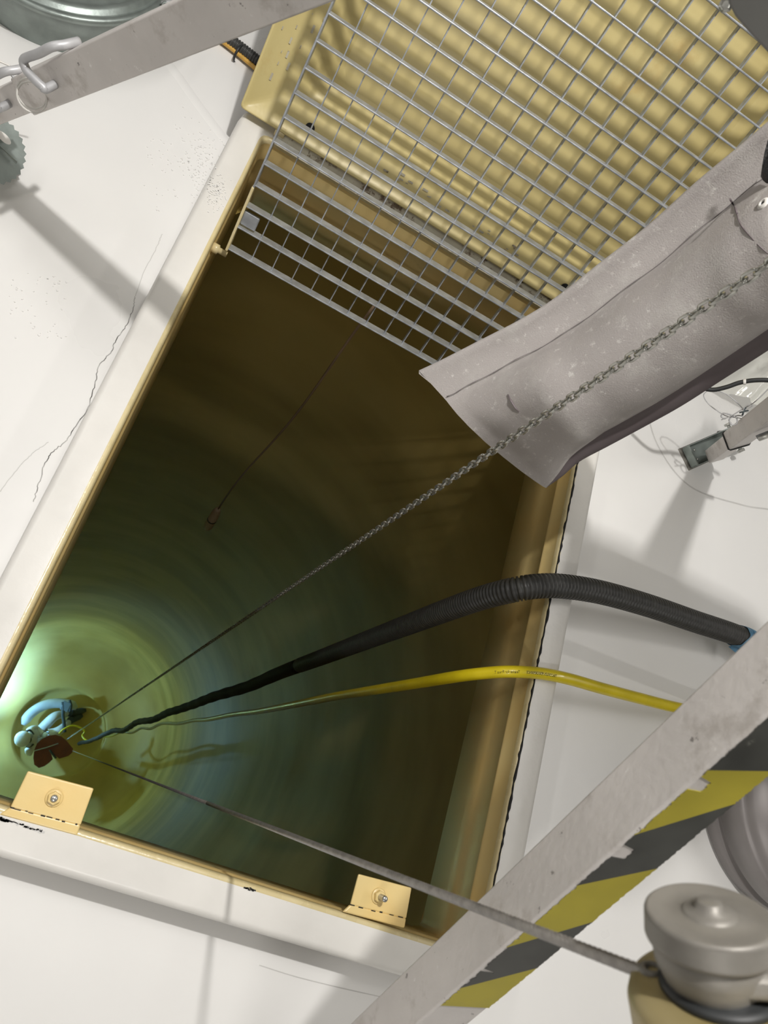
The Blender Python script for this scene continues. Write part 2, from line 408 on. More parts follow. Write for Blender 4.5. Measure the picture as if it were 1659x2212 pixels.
bracket([(775, 1888), (890, 1918), (878, 1985), (757, 1955)], (818, 1936), 0.026, '')
for (x0, y0, x1, y1, n_, mm_) in ((0, 1768, 20, 1776, 14, M_black), (18, 1772, 95, 1798, 34, M_scr), (530, 1918, 552, 1923, 8, M_black)):
    m = MB()
    for k in range(n_):
        t_ = k / n_; c_ = un(x0 + (x1 - x0) * t_, y0 + (y1 - y0) * t_ + random.uniform(-2.5, 2.5), 0.0016)
        m.obox(c_, (NR - NL).normalized(), Y, Z, random.uniform(0.001, 0.0035), random.uniform(0.0008, 0.002), 0.0003)
    o2 = m.build('worn_paint', mm_, co); o2['kind'] = 'stuff'
# small pivots on the left inner face for the grating
b = MB(); b.lathe(Vector((-0.19, 1.235, 0.0)) + Vector((-0.006, 0, -0.05)), X, [(0, 0), (0.013, 0), (0.013, 0.016), (0.008, 0.018), (0.008, 0.04), (0, 0.04)], 18)
b.build('pivot_stub', M_lip, co)

# ================================================================== lid
LA = math.radians(60)
lu = Vector((0, math.cos(LA), math.sin(LA))); ln = Vector((0, -math.sin(LA), math.cos(LA)))   # up the lid, towards the room
L0 = Vector((0, 1.63, 0.035))
def LP(x, u, n=0.0): return L0 + X * x + lu * u + ln * n
lid = empty('roof_hatch', L0 + X * 0.37, 'open hatch lid with dull yellow recessed underside, leaning behind the steel grating', 'hatch lid')
b = MB()
def lring(x0, x1, u0, u1, n, rad=0.03, k=5):
    cs = [(x0, u0), (x1, u0), (x1, u1), (x0, u1)]; out = []
    for i in range(4):
        p = Vector((*cs[i], 0)); a = (Vector((*cs[i - 1], 0)) - p).normalized(); c = (Vector((*cs[(i + 1) % 4], 0)) - p).normalized()
        for j in range(k):
            t = j / (k - 1); q = (p + a * rad) * (1 - t) ** 2 + p * 2 * t * (1 - t) + (p + c * rad) * t * t
            out.append(LP(q.x, q.y, n))
    return out
U1 = 1.85
rg = [lring(-0.299, 1.06, -0.012, U1 + 0.01, -0.03, 0.012), lring(-0.299, 1.06, -0.012, U1 + 0.01, 0.010, 0.012), lring(-0.293, 1.054, -0.008, U1 + 0.005, 0.010, 0.012), lring(-0.288, 1.05, 0.0, U1, 0.0, 0.012),
      lring(-0.20, 0.965, 0.075, U1 - 0.1, -0.002, 0.03), lring(-0.17, 0.935, 0.10, U1 - 0.13, -0.014, 0.05), lring(-0.13, 0.90, 0.135, U1 - 0.16, -0.07, 0.06), lring(-0.105, 0.875, 0.16, U1 - 0.19, -0.08, 0.06)]
b.rings(rg, 0, True, cap=False)
last = rg[-1]; b.add(last, [list(range(len(last)))], 0, False)
b.build('lid_shell', M_lid, lid)
bb = MB(); bb.rings([lring(-0.302, 1.063, -0.014, U1 + 0.012, -0.03, 0.012), lring(-0.2, 0.96, 0.08, U1 - 0.1, -0.10, 0.05)], 0, True, cap=False)
l2 = lring(-0.2, 0.96, 0.08, U1 - 0.1, -0.10, 0.05); bb.add(l2, [list(range(len(l2)))])
bb.build('outer_skin', M_coam, lid)
for cx in (-0.115, 0.735):
    b = MB(); c = LP(cx, 0.035, 0.0012); b.lathe(c, ln, [(0, 0.0004), (0.011, 0.0004), (0.013, 0)], 20); b.build('drain_hole', M_black, lid)
# brown rub marks on the flange
b = MB()
for k in range(70):
    x = -0.235 + random.gauss(0, 0.022) if k < 45 else random.uniform(0.1, 0.6); u = random.uniform(0.04, 1.0) if k < 45 else 0.05 + random.gauss(0, 0.01)
    r = random.uniform(0.001, 0.005); c = LP(x, u, 0.0012)
    b.obox(c, X, lu, ln, r * 0.6 if k < 45 else r * 2, r * 2.0 if k < 45 else r * .7, 0.0002)
o = b.build('rub_marks', M_dirt, lid); o['kind'] = 'stuff'

# ================================================================== grating
gu = Vector((0, 0.44592, 0.89507)); gn = Vector((0, -0.89507, 0.44592)); GO = Vector((-0.155, 1.1965, 0.0185))
GW = 1.05; GL = 1.42; BD = 0.030
gr = empty('safety_grating', GO + X * GW / 2, 'galvanised steel grating with square mesh, tilted up across the far end of the shaft', 'grating')
def GP(x, u, n=0.0): return GO + X * x + gu * u + gn * n
k = 0
us = [0.004] + [0.0675 + 0.0555 * i for i in range(25)]
for u in us:
    wob = random.uniform(-0.001, 0.001)
    b = MB(); b.obox(GP(GW / 2, u + wob, -BD / 2), X, gu, gn, GW / 2, 0.0019, BD / 2)
    b.build('bearing_bar', M_galv, gr, bevel=0.0012)
for i in range(19):
    x = 0.0075 + 0.0548 * (i + 1)
    if x > GW: break
    b = MB(); b.obox(GP(x, GL / 2, -BD + 0.0095), X, gu, gn, 0.00125, GL / 2, 0.0085)
    b.build('cross_rod', M_galv, gr)
for x, yl in ((0.0, True), (GW, False)):
    b = MB(); b.obox(GP(x, GL / 2, -BD / 2), X, gu, gn, 0.0022, GL / 2, BD / 2); b.build('side_bar', M_galv, gr, bevel=0.001)
# yellow paint slopped on the lower end of the left side bar
b = MB(); b.obox(GP(-0.0008, 0.085, -BD / 2 + 0.0008), X, gu, gn, 0.0033, 0.088, BD / 2 + 0.0006); b.build('painted_end', M_lip, gr, bevel=0.002)
# pivot lug
b = MB(); b.obox(GP(0.022, 0.092, -0.012), X, gu, gn, 0.02, 0.018, 0.004)
b.build('pivot_lug', M_galv, gr, bevel=0.003)
# ================================================================== tripod
HEAD = Vector((0.52, 0.80, 1.84))
tr = empty('rescue_tripod', (0.45, 0.75, FZ), 'aluminium rescue tripod with square telescopic legs standing astride the hatch', 'tripod')
b = MB(); b.lathe(HEAD + Z * 0.02, Z, [(0, 0.09), (0.10, 0.08), (0.13, 0.05), (0.13, -0.02), (0.08, -0.05), (0, -0.05)], 6, smooth=False); b.build('tripod_head', M_alu, tr, bevel=0.01)
def legframe(foot):
    d = (foot - HEAD).normalized(); a = Z.cross(d).normalized(); c = d.cross(a)
    if c.z < 0: c = -c
    return d, a, c
def square_tube(b, p, q, a, c, wa, wb, rad=0.004, hollow=True):
    def sec(o, k=1.0):
        out = []
        for sx, sy in ((1, 1), (-1, 1), (-1, -1), (1, -1)):
            cx = sx * (wa / 2 * k - rad); cy = sy * (wb / 2 * k - rad); t0 = math.atan2(sy, sx) - math.pi / 4
            for j in range(4):
                t = t0 + math.pi / 2 * j / 3; out.append(o + a * (cx + rad * math.cos(t)) + c * (cy + rad * math.sin(t)))
        return out
    if hollow: b.rings([sec(p), sec(q), sec(q, 0.9), sec(q - (q - p).normalized() * 0.05, 0.9)], 0, True, cap=False)
    else: b.rings([sec(p), sec(q)], 0, True, cap=True)
def set_flat(o):
    md = o.modifiers.new('n', 'WEIGHTED_NORMAL'); md.keep_sharp = False; md.weight = 100
def leg(foot, wa, wb, outer_frac, label=None):
    d, a, c = legframe(foot); L = (foot - HEAD).length
    b = MB(); square_tube(b, HEAD + d * 0.06, HEAD + d * L * outer_frac, a, c, wa, wb)
    lo = b.build('leg', M_alu, tr); set_flat(lo)
    if label: lo['label'] = label
    if outer_frac < 1:
        b = MB(); square_tube(b, HEAD + d * (L * outer_frac - 0.2), foot, a, c, wa - 0.010, wb - 0.012)
        it = b.build('inner_tube', M_alu, lo); set_flat(it)
    return lo, d, a, c, L
def param_on_leg(foot, px, py):
    """distance along the leg axis nearest to the photo ray"""
    d = (foot - HEAD).normalized(); r = ray(px, py); n = d.cross(r); n2 = r.cross(n)
    return (CP - HEAD).dot(n2) / d.dot(n2)
# --- leg to the upper left
F1 = Vector((-0.8157, 1.1873, -0.05))
d1, a1, c1 = legframe(F1); L1 = (F1 - HEAD).length
s_end = param_on_leg(F1, 76, 205)
leg1, d1, a1, c1, L1 = leg(F1, 0.058, 0.071, s_end / L1, 'leg reaching over the hatch to the upper left foot')
fs = a1 if a1.y < 0 else -a1            # side facing the camera
def pin(lo, s, side, cc, d, wa, up, name='locking_pin', ln_=0.07):
    P = [HEAD + d * s + side * (wa / 2 + 0.018) , HEAD + d * s + side * (wa / 2), HEAD + d * s - side * (wa / 2 + 0.012)]
    c0 = HEAD + d * s
    pts = [c0 - side * (wa / 2 + 0.02), c0 + side * (wa / 2 + 0.016), c0 + side * (wa / 2 + 0.026) + cc * 0.006 - d * 0.0, c0 + side * (wa / 2 + 0.028) + cc * 0.03 + d * 0.012,
           c0 + side * (wa / 2 + 0.024) + cc * up * 0.8 + d * 0.02, c0 + side * (wa / 2 + 0.02) + cc * (up + 0.002) + d * 0.014, c0 + side * (wa / 2 + 0.014) + cc * up - d * (ln_ * 0.45), c0 + side * (wa / 2 + 0.008) + cc * up - d * ln_ , c0 + side * (wa / 2 - 0.01) + cc * (up - 0.006) - d * (ln_ + 0.012), c0 + side * (-0.01) + cc * (up - 0.012) - d * (ln_ + 0.014)]
    b = MB(); b.tube(spline(pts, 6), 0.0082, 12); return b.build(name, M_pin, lo)
pin(leg1, param_on_leg(F1, 146, 172), fs, c1, d1, 0.058, 0.052)
pin(leg1, param_on_leg(F1, 42, 216), fs, c1, d1, 0.052, 0.05)
def wire_rings(lo, c, ax, r, n, mats=M_ring, wr=0.0014, name='lanyard_ring'):
    a = ax.orthogonal().normalized(); e = ax.cross(a)
    for k in range(n):
        cc = c + a * random.uniform(-.004, .004) + e * random.uniform(-.004, .004) + ax * 0.003 * k
        tilt = random.uniform(-0.25, 0.25)
        pts = [cc + (a * math.cos(t) + e * math.sin(t) + ax * tilt * math.sin(t)) * r for t in [2 * math.pi * j / 32 for j in range(32)]]
        b = MB(); b.tube(pts, wr, 6, loop=True); b.build(name, mats, lo)
wire_rings(leg1, HEAD + d1 * param_on_leg(F1, 106, 178) + fs * 0.048, (CP - F1).normalized(), 0.026, 2, wr=0.002)
wire_rings(leg1, HEAD + d1 * param_on_leg(F1, 8, 235) + fs * 0.048, (CP - F1).normalized(), 0.028, 2, wr=0.002)
# lanyard from ring along the upper edge
pp = [at(x, y, 2.03) for x, y in ((-30, 120), (5, 135), (20, 142), (45, 155), (62, 150), (90, 158), (110, 165))]
b = MB(); b.tube(spline(pp, 6), 0.0022, 8, rfun=lambda i, L: 0.0045 if 0.05 < L < 0.075 else 0.0022); b.build('lanyard', M_ring, leg1)
pp = [at(x, y, 2.03) for x, y in ((30, 168), (24, 158), (40, 150), (66, 153), (60, 165))]
b = MB(); b.tube(spline(pp, 6), 0.003, 8); b.build('lanyard_hook', M_pin, leg1)
# foot bolt + serrated claw foot
b = MB(); ft = un(10, 300, FZ)
b.lathe(HEAD + d1 * (L1 - 0.035) - c1 * 0.05, -c1, [(0, -0.02), (0.009, -0.02), (0.009, 0.012), (0, 0.012)], 8, smooth=False)
b.build('foot_bolt', M_brass, leg1, bevel=0.001)
def claw(cpt, dirx, lo):
    """serrated rocking shoe: two toothed cheeks joined by a web"""
    ax = dirx.normalized(); side = Z.cross(ax).normalized(); up = Z
    for s_ in (-1, 1):
        pts = []
        n = 9
        for j in range(n + 1):
            t = j / n; x = (t - 0.5) * 0.13; z = 0.006 * (1 - (2 * t - 1) ** 2) * -1 + 0.008
            pts.append((x, z))
            if j < n: pts.append((x + 0.13 / n * 0.5, z + 0.011))
        pts += [(0.055, 0.05), (0.02, 0.085), (-0.02, 0.085), (-0.055, 0.05)]
        P = [cpt + ax * x + up * z + side * s_ * 0.036 for x, z in pts]
        b = MB(); b.prism(P, side * 0.005); b.build('toothed_cheek', M_shoe, lo)
        b = MB(); o_ = cpt + up * 0.055 + side * s_ * 0.042; b.lathe(o_, side * s_, [(0, 0.002), (0.017, 0.002), (0.019, 0.0)], 20); b.build('cheek_hole', M_coam, lo)
    b = MB(); b.obox(cpt + up * 0.045, ax, side, up, 0.045, 0.036, 0.004); b.build('shoe_web', M_shoe, lo)
# the shoe stands tilted so that its toothed edge shows
def claw_disc(lo):
    c = at(-20, 322, 2.12); nn = (CP - c).normalized(); nn = (nn + X * 0.25 + Y * 0.1).normalized()
    e1 = (Z - nn * Z.dot(nn)).normalized(); e2 = nn.cross(e1); R = 0.078
    pts = []
    nT = 60
    for j in range(nT):
        t = 2 * math.pi * j / nT
        r = R * (1.0 if j % 2 == 0 else 0.93)
        pts.append(c + (e1 * math.cos(t) + e2 * math.sin(t)) * r)
    b = MB(); b.prism(pts, -nn * 0.005)
    o = b.build('toothed_shoe', M_shoe, lo)
    hc = at(8, 297, 2.105)
    b = MB(); ae = (e1 * 0.8 + e2 * 0.5).normalized(); be = nn.cross(ae)
    b.prism([hc + nn * 0.001 + ae * 0.018 * math.cos(t) + be * 0.0085 * math.sin(t) for t in [2 * math.pi * j / 20 for j in range(20)]], nn * 0.0008)
    b.build('shoe_slot', M_coam, o)
    b = MB(); rib = [at(-10, 310, 2.11), at(12, 330, 2.11), at(36, 352, 2.11)]
    b.tube(rib, 0.003, 6); b.build('shoe_rib', M_shoe, o)
    b = MB(); b.obox(c - nn * 0.03, e1, e2, nn, 0.03, 0.045, 0.025); b.build('shoe_block', M_shoe, o, bevel=0.004)
claw_disc(leg1)

# --- leg to the right
F2 = Vector((1.4714, 1.493, -0.05))
d2, a2, c2 = legframe(F2); L2 = (F2 - HEAD).length
s2 = param_on_leg(F2, 1582, 940)
leg2, d2, a2, c2, L2 = leg(F2, 0.055, 0.062, s2 / L2, 'leg reaching to the right-hand foot with a galvanised shoe')
e_end = HEAD + d2 * s2
b = MB()
zp = []
for t in [2 * math.pi * j / 28 for j in range(28)]:
    sx = max(-1, min(1, 1.35 * math.cos(t))); sy = max(-1, min(1, 1.35 * math.sin(t)))
    zp.append(e_end - d2 * 0.006 + a2 * sx * 0.0295 + c2 * sy * 0.033)
b.tube(zp, 0.0022, 6, loop=True); b.build('cable_tie', M_rub, leg2)
# U-shaped galvanised shoe
sh = MB()
A, B_, D_, E_ = un(1486, 968, FZ + 0.01), un(1500, 1004, FZ + 0.01), un(1582, 968, FZ + 0.05), un(1560, 935, FZ + 0.05)
bd = ((A + B_) / 2); fd = ((D_ + E_) / 2); ax = (fd - bd); ax.z = 0; L_ = ax.length; ax.normalize(); sd = Z.cross(ax); hw = 0.034
sh.obox(bd + ax * 0.09, ax, sd, Z, 0.11, hw, 0.003)
sh.obox(bd + ax * -0.018 + Z * 0.012, ax, sd, Z, 0.003, hw, 0.015)
for s_ in (-1, 1):
    P = [bd + sd * s_ * hw - Z * 0.0, bd + ax * 0.20 + sd * s_ * hw, bd + ax * 0.21 + sd * s_ * hw + Z * 0.07, bd + ax * 0.17 + sd * s_ * hw + Z * 0.085, bd + ax * 0.13 + sd * s_ * hw + Z * 0.06, bd - ax * 0.02 + sd * s_ * hw + Z * 0.02, bd - ax * 0.02 + sd * s_ * hw]
    sh.prism(P, sd * s_ * 0.003)
shoe = sh.build('foot_shoe', M_shoe, leg2, bevel=0.001)
b = MB(); b.obox(bd + ax * 0.08 - Z * 0.012, ax, sd, Z, 0.11, hw + 0.006, 0.006); b.build('rubber_pad', M_grey, shoe, bevel=0.002)
cB = bd + ax * 0.165 + Z * 0.055
b = MB(); b.lathe(cB - sd * 0.055, sd, [(0, 0), (0.012, 0), (0.012, 0.01), (0.006, 0.012), (0.006, 0.1), (0.012, 0.1), (0.012, 0.108), (0, 0.108)], 12, smooth=False); b.build('shoe_bolt', M_chain, shoe, bevel=0.001)
for q in ((1500, 972), (1507, 992)):
    b = MB(); b.lathe(un(*q, FZ + 0.016), Z, [(0.004, 0), (0.003, 0.002), (0, 0.0025)], 10); b.build('rivet', M_chain, shoe)
# silver spring pin near the right frame edge
pq = [at(1640, 948, 2.28), at(1700, 925, 2.24)]
b = MB(); b.tube(pq, 0.007, 12); b.build('locking_pin', M_chain, leg2)
b = MB(); b.obox(at(1652, 938, 2.28), (pq[1] - pq[0]).normalized(), sd, Z, 0.02, 0.006, 0.006); b.build('pin_clip', M_galv, leg2, bevel=0.002)
# loose wires on the leg
def wirepath(px, dist, lo, r=0.0013, name='tie_wire', m=M_pin):
    P = [at(x, y, dist) for x, y in px]; b = MB(); b.tube(spline(P, 7), r, 6); return b.build(name, m, lo)
wirepath([(1608, 886), (1590, 868), (1570, 852), (1545, 843), (1528, 845), (1520, 855), (1530, 872), (1550, 888), (1570, 899), (1590, 902), (1606, 905)], 2.33, leg2)
wirepath([(1558, 907), (1580, 898), (1600, 886), (1625, 872), (1645, 855), (1665, 835)], 2.31, leg2, 0.0016)
wirepath([(1605, 886), (1612, 876), (1626, 876), (1612, 884), (1600, 890)], 2.3, leg2)
wirepath([(1567, 905), (1558, 900), (1562, 893), (1575, 895), (1590, 902), (1592, 914), (1582, 918), (1575, 908), (1582, 900), (1600, 898), (1612, 905)], 2.32, leg2, 0.002)
b = MB(); c_ = at(1607, 889, 2.3)
for k in range(5):
    v = Vector((random.uniform(-1, 1), random.uniform(-1, 1), random.uniform(-.4, .4))).normalized() * 0.012
    b.tube([c_ - v, c_ + v], 0.0022, 6)
b.build('wire_knot', M_dark, leg2)

# --- near leg with hazard tape
F3 = Vector((0.5899, -0.6242, -0.05)); W3A, W3B = 0.0583, 0.0748
leg3, d3, a3, c3, L3 = leg(F3, W3A, W3B, 0.93, 'near leg crossing the lower right, black and yellow tape on its outer face')
sgn = 1 if a3.x < 0 else -1; s3 = a3 * sgn                 # side that faces the opening
fp = HEAD + c3 * (W3B / 2 + 0.0004)
def H3(px, py, n=0.0): return hit(px, py, fp + c3 * n, c3)
def uv3(p): q = p - HEAD; return q.dot(d3), q.dot(s3)
cols = {0: [], 1: []}
edge = [((955, 2172), (1062, 2178)), ((996, 2134), (1162, 2090)), ((1095, 2046), (1284, 1991)), ((1245, 1912), (1420, 1875)), ((1368, 1802), (1591, 1736)), ((1530, 1664), (1680, 1668)), ((1700, 1508), (1860, 1500))]
w2 = W3A / 2
def ragged(u0, v, u1, n, amp):
    return [(u0 + (u1 - u0) * k / n, v + random.uniform(0, amp)) for k in range(1, n)]
b = MB()
pr_ = [(uv3(H3(*a)), uv3(H3(*c))) for a, c in edge]
for i in range(len(pr_) - 1):
    (ua, va), (ub, vb) = pr_[i]; (uc, vc), (ud, vd) = pr_[i + 1]
    va = vc = w2 - 0.001; vb = vd = -w2 + 0.0005
    n = 44; nz = {0: (), 1: (20, 21), 2: (14, 15, 16), 3: tuple(range(27, 36)), 4: tuple(range(33, 40)), 5: ()}[i]
    left = [(ua, va)] + [(ua + (uc - ua) * k / n, va - 0.0022 * abs(noise.noise(Vector((i * 9 + k * 0.35, 1.7, 0)))) * 2 - 0.0009 * random.random() - (0.013 + 0.002 * random.random() if k in nz else 0)) for k in range(1, n)] + [(uc, vc)]
    right = [(ud, vd)] + [(ud + (ub - ud) * k / n, vd + abs(random.gauss(0, 0.0007))) for k in range(1, n)] + [(ub, vb)]
    P = [HEAD + d3 * u + s3 * v + c3 * (W3B / 2 + 0.0003) for u, v in left + right]
    b.prism(P, c3 * 0.0006, 0 if i % 2 == 0 else 1)
b.build('hazard_tape', [M_hazY, M_hazK], leg3)
b = MB(); b.obox(F3 + Z * -0.03, X, Y, Z, 0.06, 0.06, 0.04); b.build('foot_shoe', M_shoe, leg3, bevel=0.01)

# ================================================================== chain
CT = Vector((0.52, 0.80, 1.80)); CB = un(145, 1597, -12.9)
ch = empty('hoist_chain', CB, 'long zinc-plated link chain hanging from the tripod past the grey bag into the shaft', 'chain')
cd = (CB - CT).normalized(); pitch = 0.0172
def link_mesh(r=0.0024, w=0.0060, l=0.0172, n=8, seg=20):
    pts = []
    h = l / 2 - w + 0.0
    for j in range(seg):
        t = 2 * math.pi * j / seg; x = w * math.cos(t); y = w * math.sin(t) + (h if math.sin(t) >= 0 else -h)
        pts.append(Vector((x, 0, y + 0)))
    b = MB(); b.tube(pts, r, n, loop=True)
    return b
lm = link_mesh(l=0.0172 + 0.0052)
me = None
caz = math.radians(38)
base_rot = Z.rotation_difference(cd).to_matrix().to_4x4()
s_start = 0.42
for k in range(100):
    R = base_rot @ Matrix.Rotation(caz + (math.pi / 2 if k % 2 else 0), 4, 'Z')
    if me is None:
        o = lm.build('link', M_chain, ch)
        # recentre on its own origin
        for v, s_ in zip(o.data.vertices, lm.v): v.co = s_
        me = o.data; me.update()
    else:
        o = bpy.data.objects.new('link', me); C.objects.link(o); o.parent = ch
    o.matrix_local = Matrix.Translation(CT + cd * (s_start + pitch * k) - ch.location) @ R
rest = MB(); nv = lm.v; fcs = lm.f
tot = int(((CB - CT).length - s_start) / pitch)
lo_ = link_mesh(n=5, seg=10, l=0.0172 + 0.0052)
for k in list(range(100, tot)) + list(range(-4, 0)):
    R = (base_rot @ Matrix.Rotation(caz + (math.pi / 2 if k % 2 else 0), 4, 'Z')).to_3x3(); c = CT + cd * (s_start + pitch * k)
    rest.add([R @ v + c for v in lo_.v], lo_.f, 0, True)
o = rest.build('link_run', M_chain, ch); o['kind'] = 'stuff'

# ================================================================== wire rope
KT = at(1384, 2098, 0.585); KB = un(157, 1622, -12.7)
kd = (KB - KT).normalized()
b = MB(); rr0 = 0.0042
a_ = kd.orthogonal().normalized(); e_ = kd.cross(a_)
def rope(b, s0, s1, step, nn, lobes=6, lay=0.034):
    rings = []; s = s0
    while s <= s1 + 1e-6:
        c = KT + kd * s; ring = []
        for j in range(nn):
            t = 2 * math.pi * j / nn; r = rr0 * (0.90 + 0.16 * abs(math.cos(lobes / 2 * (t - 2 * math.pi * s / lay))))
            ring.append(c + (a_ * math.cos(t) + e_ * math.sin(t)) * r)
        rings.append(ring); s += step
    b.rings(rings, 0, True, True)
rope(b, -0.004, 1.5, 0.0017, 30)
KL = (KB - KT).length
b.tube([KT + kd * 1.5, KT + kd * (KL * 0.5), KB], rr0, 10)
o = b.build('wire_rope', M_rope); tag(o, 'thin twisted steel wire rope running from the winch down into the shaft', 'cable')

# ================================================================== black corrugated hose
hp = [(1900, 1480, -0.05), (1750, 1440, -0.055), (1660, 1405, -0.05), (1590, 1372, -0.035), (1500, 1342, -0.01), (1400, 1308, 0.015), (1300, 1280, 0.034), (1220, 1267, 0.040), (1165, 1266, 0.037), (1110, 1274, 0.012), (1040, 1292, -0.09), (960, 1320, -0.26), (880, 1350, -0.5), (800, 1380, -0.82), (700, 1418, -1.3), (600, 1455, -1.95),
      (520, 1488, -2.7), (450, 1512, -3.6), (380, 1535, -4.8), (320, 1554, -6.3), (270, 1574, -8.0), (230, 1585, -9.8), (200, 1598, -11.5), (170, 1606, -12.9)]
P = [un(*q) for q in hp]
path = spline(P, 16)
# small natural wobble far down
hose = empty('corrugated_hose', un(1590, 1372, FZ), 'black corrugated hose laid over the right lip and hanging down the shaft', 'hose')
cut = None; L = 0
for i in range(1, len(path)):
    L += (path[i] - path[i - 1]).length
    if path[i].z < -1.6: cut = i; break
up = resample(path[:cut + 1], 0.0108 / 8)
b = MB()
def corr(i, L): 
    ph = (i % 8) / 8
    return 0.0325 if 0.1 < ph < 0.6 else 0.0278
b.tube(up, 0.026, 24, rfun=corr)
b.build('ribbed_section', M_hose, hose)
b = MB(); dn = resample(path[cut:], 0.06)
for i, p in enumerate(dn):
    d_ = min(1, i / 40); p += Vector((noise.noise(Vector((i * 0.05, 0, 0))), noise.noise(Vector((0, i * 0.06, 5))), 0)) * 0.03 * d_
b.tube(dn, 0.026, 14, rfun=lambda i, L: 0.0315 + 0.002 * math.sin(i * 1.1) * min(1, i / 30)); b.build('hanging_section', mat('shaded_black_hose', (0.014, 0.014, 0.013), 0.75, var=0.3, scale=20), hose)  # darker copy of the hose black, painting in shade down the shaft
# blue tape wound round the hose
b = MB(); tp = []
seg = [un(*q) for q in ((1640, 1395, -0.045), (1590, 1372, -0.035), (1560, 1362, -0.028))]
c0 = un(1598, 1375, -0.037); tdir = (seg[0] - seg[2]).normalized(); ta = Z.cross(tdir).normalized(); tb = tdir.cross(ta)
rings = []
for w_ in (-0.014, -0.007, 0.0, 0.007, 0.014):
    ring = []
    for j in range(36):
        t = 2 * math.pi * j / 36
        sk = 0.016 * math.sin(t + 0.6) + 0.002 * math.sin(5 * t)
        ring.append(c0 + tdir * (w_ + sk) + (ta * math.cos(t) + tb * math.sin(t)) * (0.0345 + 0.0008 * math.sin(7 * t + w_ * 300)))
    rings.append(ring)
b.rings(rings, 0, True, False)
rings = []
for w_ in (-0.011, 0.0, 0.011):
    rings.append([c0 + tdir * (w_ + 0.02 * math.sin(-t + 2.6) + 0.012) + (ta * math.cos(t) + tb * math.sin(t)) * 0.0353 for t in [2 * math.pi * j / 36 for j in range(36)]])
b.rings(rings, 0, True, False)
# loose tail hanging under the hose
b.add([c0 + tdir * -0.012 - ta * 0.027 + Z * -0.01, c0 + tdir * 0.02 - ta * 0.027 + Z * -0.012, c0 + tdir * 0.018 - ta * 0.05 - Z * 0.02, c0 + tdir * -0.026 - ta * 0.036 - Z * 0.02], [(0, 1, 2, 3)])
for s_ in (1,):
    b.add([c0 - tdir * 0.03 + ta * -0.024 - Z * .006, c0 + tdir * 0.02 + ta * -0.026 - Z * .01, c0 + tdir * 0.03 + ta * -0.045 - Z * .02, c0 - tdir * 0.015 + ta * -0.04 - Z * .02], [(0, 1, 2, 3)])
tape = b.build('blue_tape', M_tapeB, hose, solid=0.0008)

# ================================================================== yellow hose
yp = [(1760, 1490, -0.10), (1680, 1520, -0.095), (1600, 1540, -0.08), (1530, 1540, -0.06), (1460, 1528, -0.035), (1380, 1508, -0.015), (1300, 1487, 0.004), (1230, 1467, 0.013), (1170, 1455, 0.014), (1110, 1451, 0.008), (1060, 1453, -0.03), (990, 1461, -0.12), (900, 1476, -0.34), (800, 1492, -0.70), (720, 1505, -1.1), (640, 1521, -1.65),
      (560, 1536, -2.4), (500, 1544, -3.1), (450, 1554, -3.9), (420, 1556, -4.6), (385, 1563, -5.4), (350, 1563, -6.2), (325, 1574, -7.0), (305, 1573, -7.9), (285, 1583, -8.8), (262, 1582, -9.8), (240, 1590, -10.8), (218, 1592, -11.8), (190, 1600, -12.6),
      (178, 1590, -12.8), (183, 1580, -12.8), (172, 1571, -12.8), (155, 1568, -12.8), (138, 1575, -12.8), (128, 1584, -12.85)]
P = [un(*q) for q in yp]; ypath = spline(P, 14)
yh = empty('yellow_hose', un(1460, 1528, FZ), 'bright yellow rubber hose lying over the right lip below the black hose', 'hose')
YR = 0.0152
b = MB(); b.tube(ypath, YR, 18); b.build('hose_tube', M_yhose, yh)
# printed lettering (reads upside down in the photograph)
yfr = frames(ypath)
cum = [0]
for i in range(1, len(ypath)): cum.append(cum[-1] + (ypath[i] - ypath[i - 1]).length)
def s_at_px(px):
    best = min(range(len(ypath)), key=lambda i: abs(projx(ypath[i]) - px)); return cum[best]
Minv = M.transposed()
def projx(p):
    q = Minv @ (p - CP); return 829.5 + F * q.x / -q.z
def hose_text(txt, px_start, px_end, size):
    cu = bpy.data.curves.new('t', 'FONT'); cu.body = txt; cu.size = 1.0; cu.resolution_u = 2
    to = bpy.data.objects.new('t', cu); C.objects.link(to); bpy.context.view_layer.update()
    me = bpy.data.meshes.new_from_object(to); C.objects.unlink(to); bpy.data.objects.remove(to)
    bm = bmesh.new(); bm.from_mesh(me)
    bmesh.ops.subdivide_edges(bm, edges=[e for e in bm.edges if e.calc_length() > 0.3], cuts=3)
    xs = [v.co.x for v in bm.verts]; W = max(xs) - min(xs); x0 = min(xs)
    s0, s1 = s_at_px(px_start), s_at_px(px_end)
    V = []
    for v in bm.verts:
        s = s0 + (s1 - s0) * (v.co.x - x0) / W
        i = max(1, min(len(cum) - 1, next((k for k in range(len(cum)) if cum[k] >= s), len(cum) - 1)))
        f = (s - cum[i - 1]) / max(1e-9, cum[i] - cum[i - 1]); p = ypath[i - 1].lerp(ypath[i], f)
        t = (ypath[i] - ypath[i - 1]).normalized()
        view = (CP - p); view = (view - t * view.dot(t)).normalized(); side = t.cross(view).normalized()
        ang = (v.co.y - 0.35) * size / YR
        V.append(p + (view * math.cos(ang) - side * math.sin(ang) * -1) * (YR + 0.0002))
    b = MB(); b.add(V, [[v.index for v in f.verts] for f in bm.faces]); bm.free()
    return b.build('hose_lettering', M_black, yh)
hose_text('TRICOFLEX PERFORMANCE', 1195, 1131, 0.0105)
hose_text('Trusler for Press T.', 1119, 1072, 0.0100)

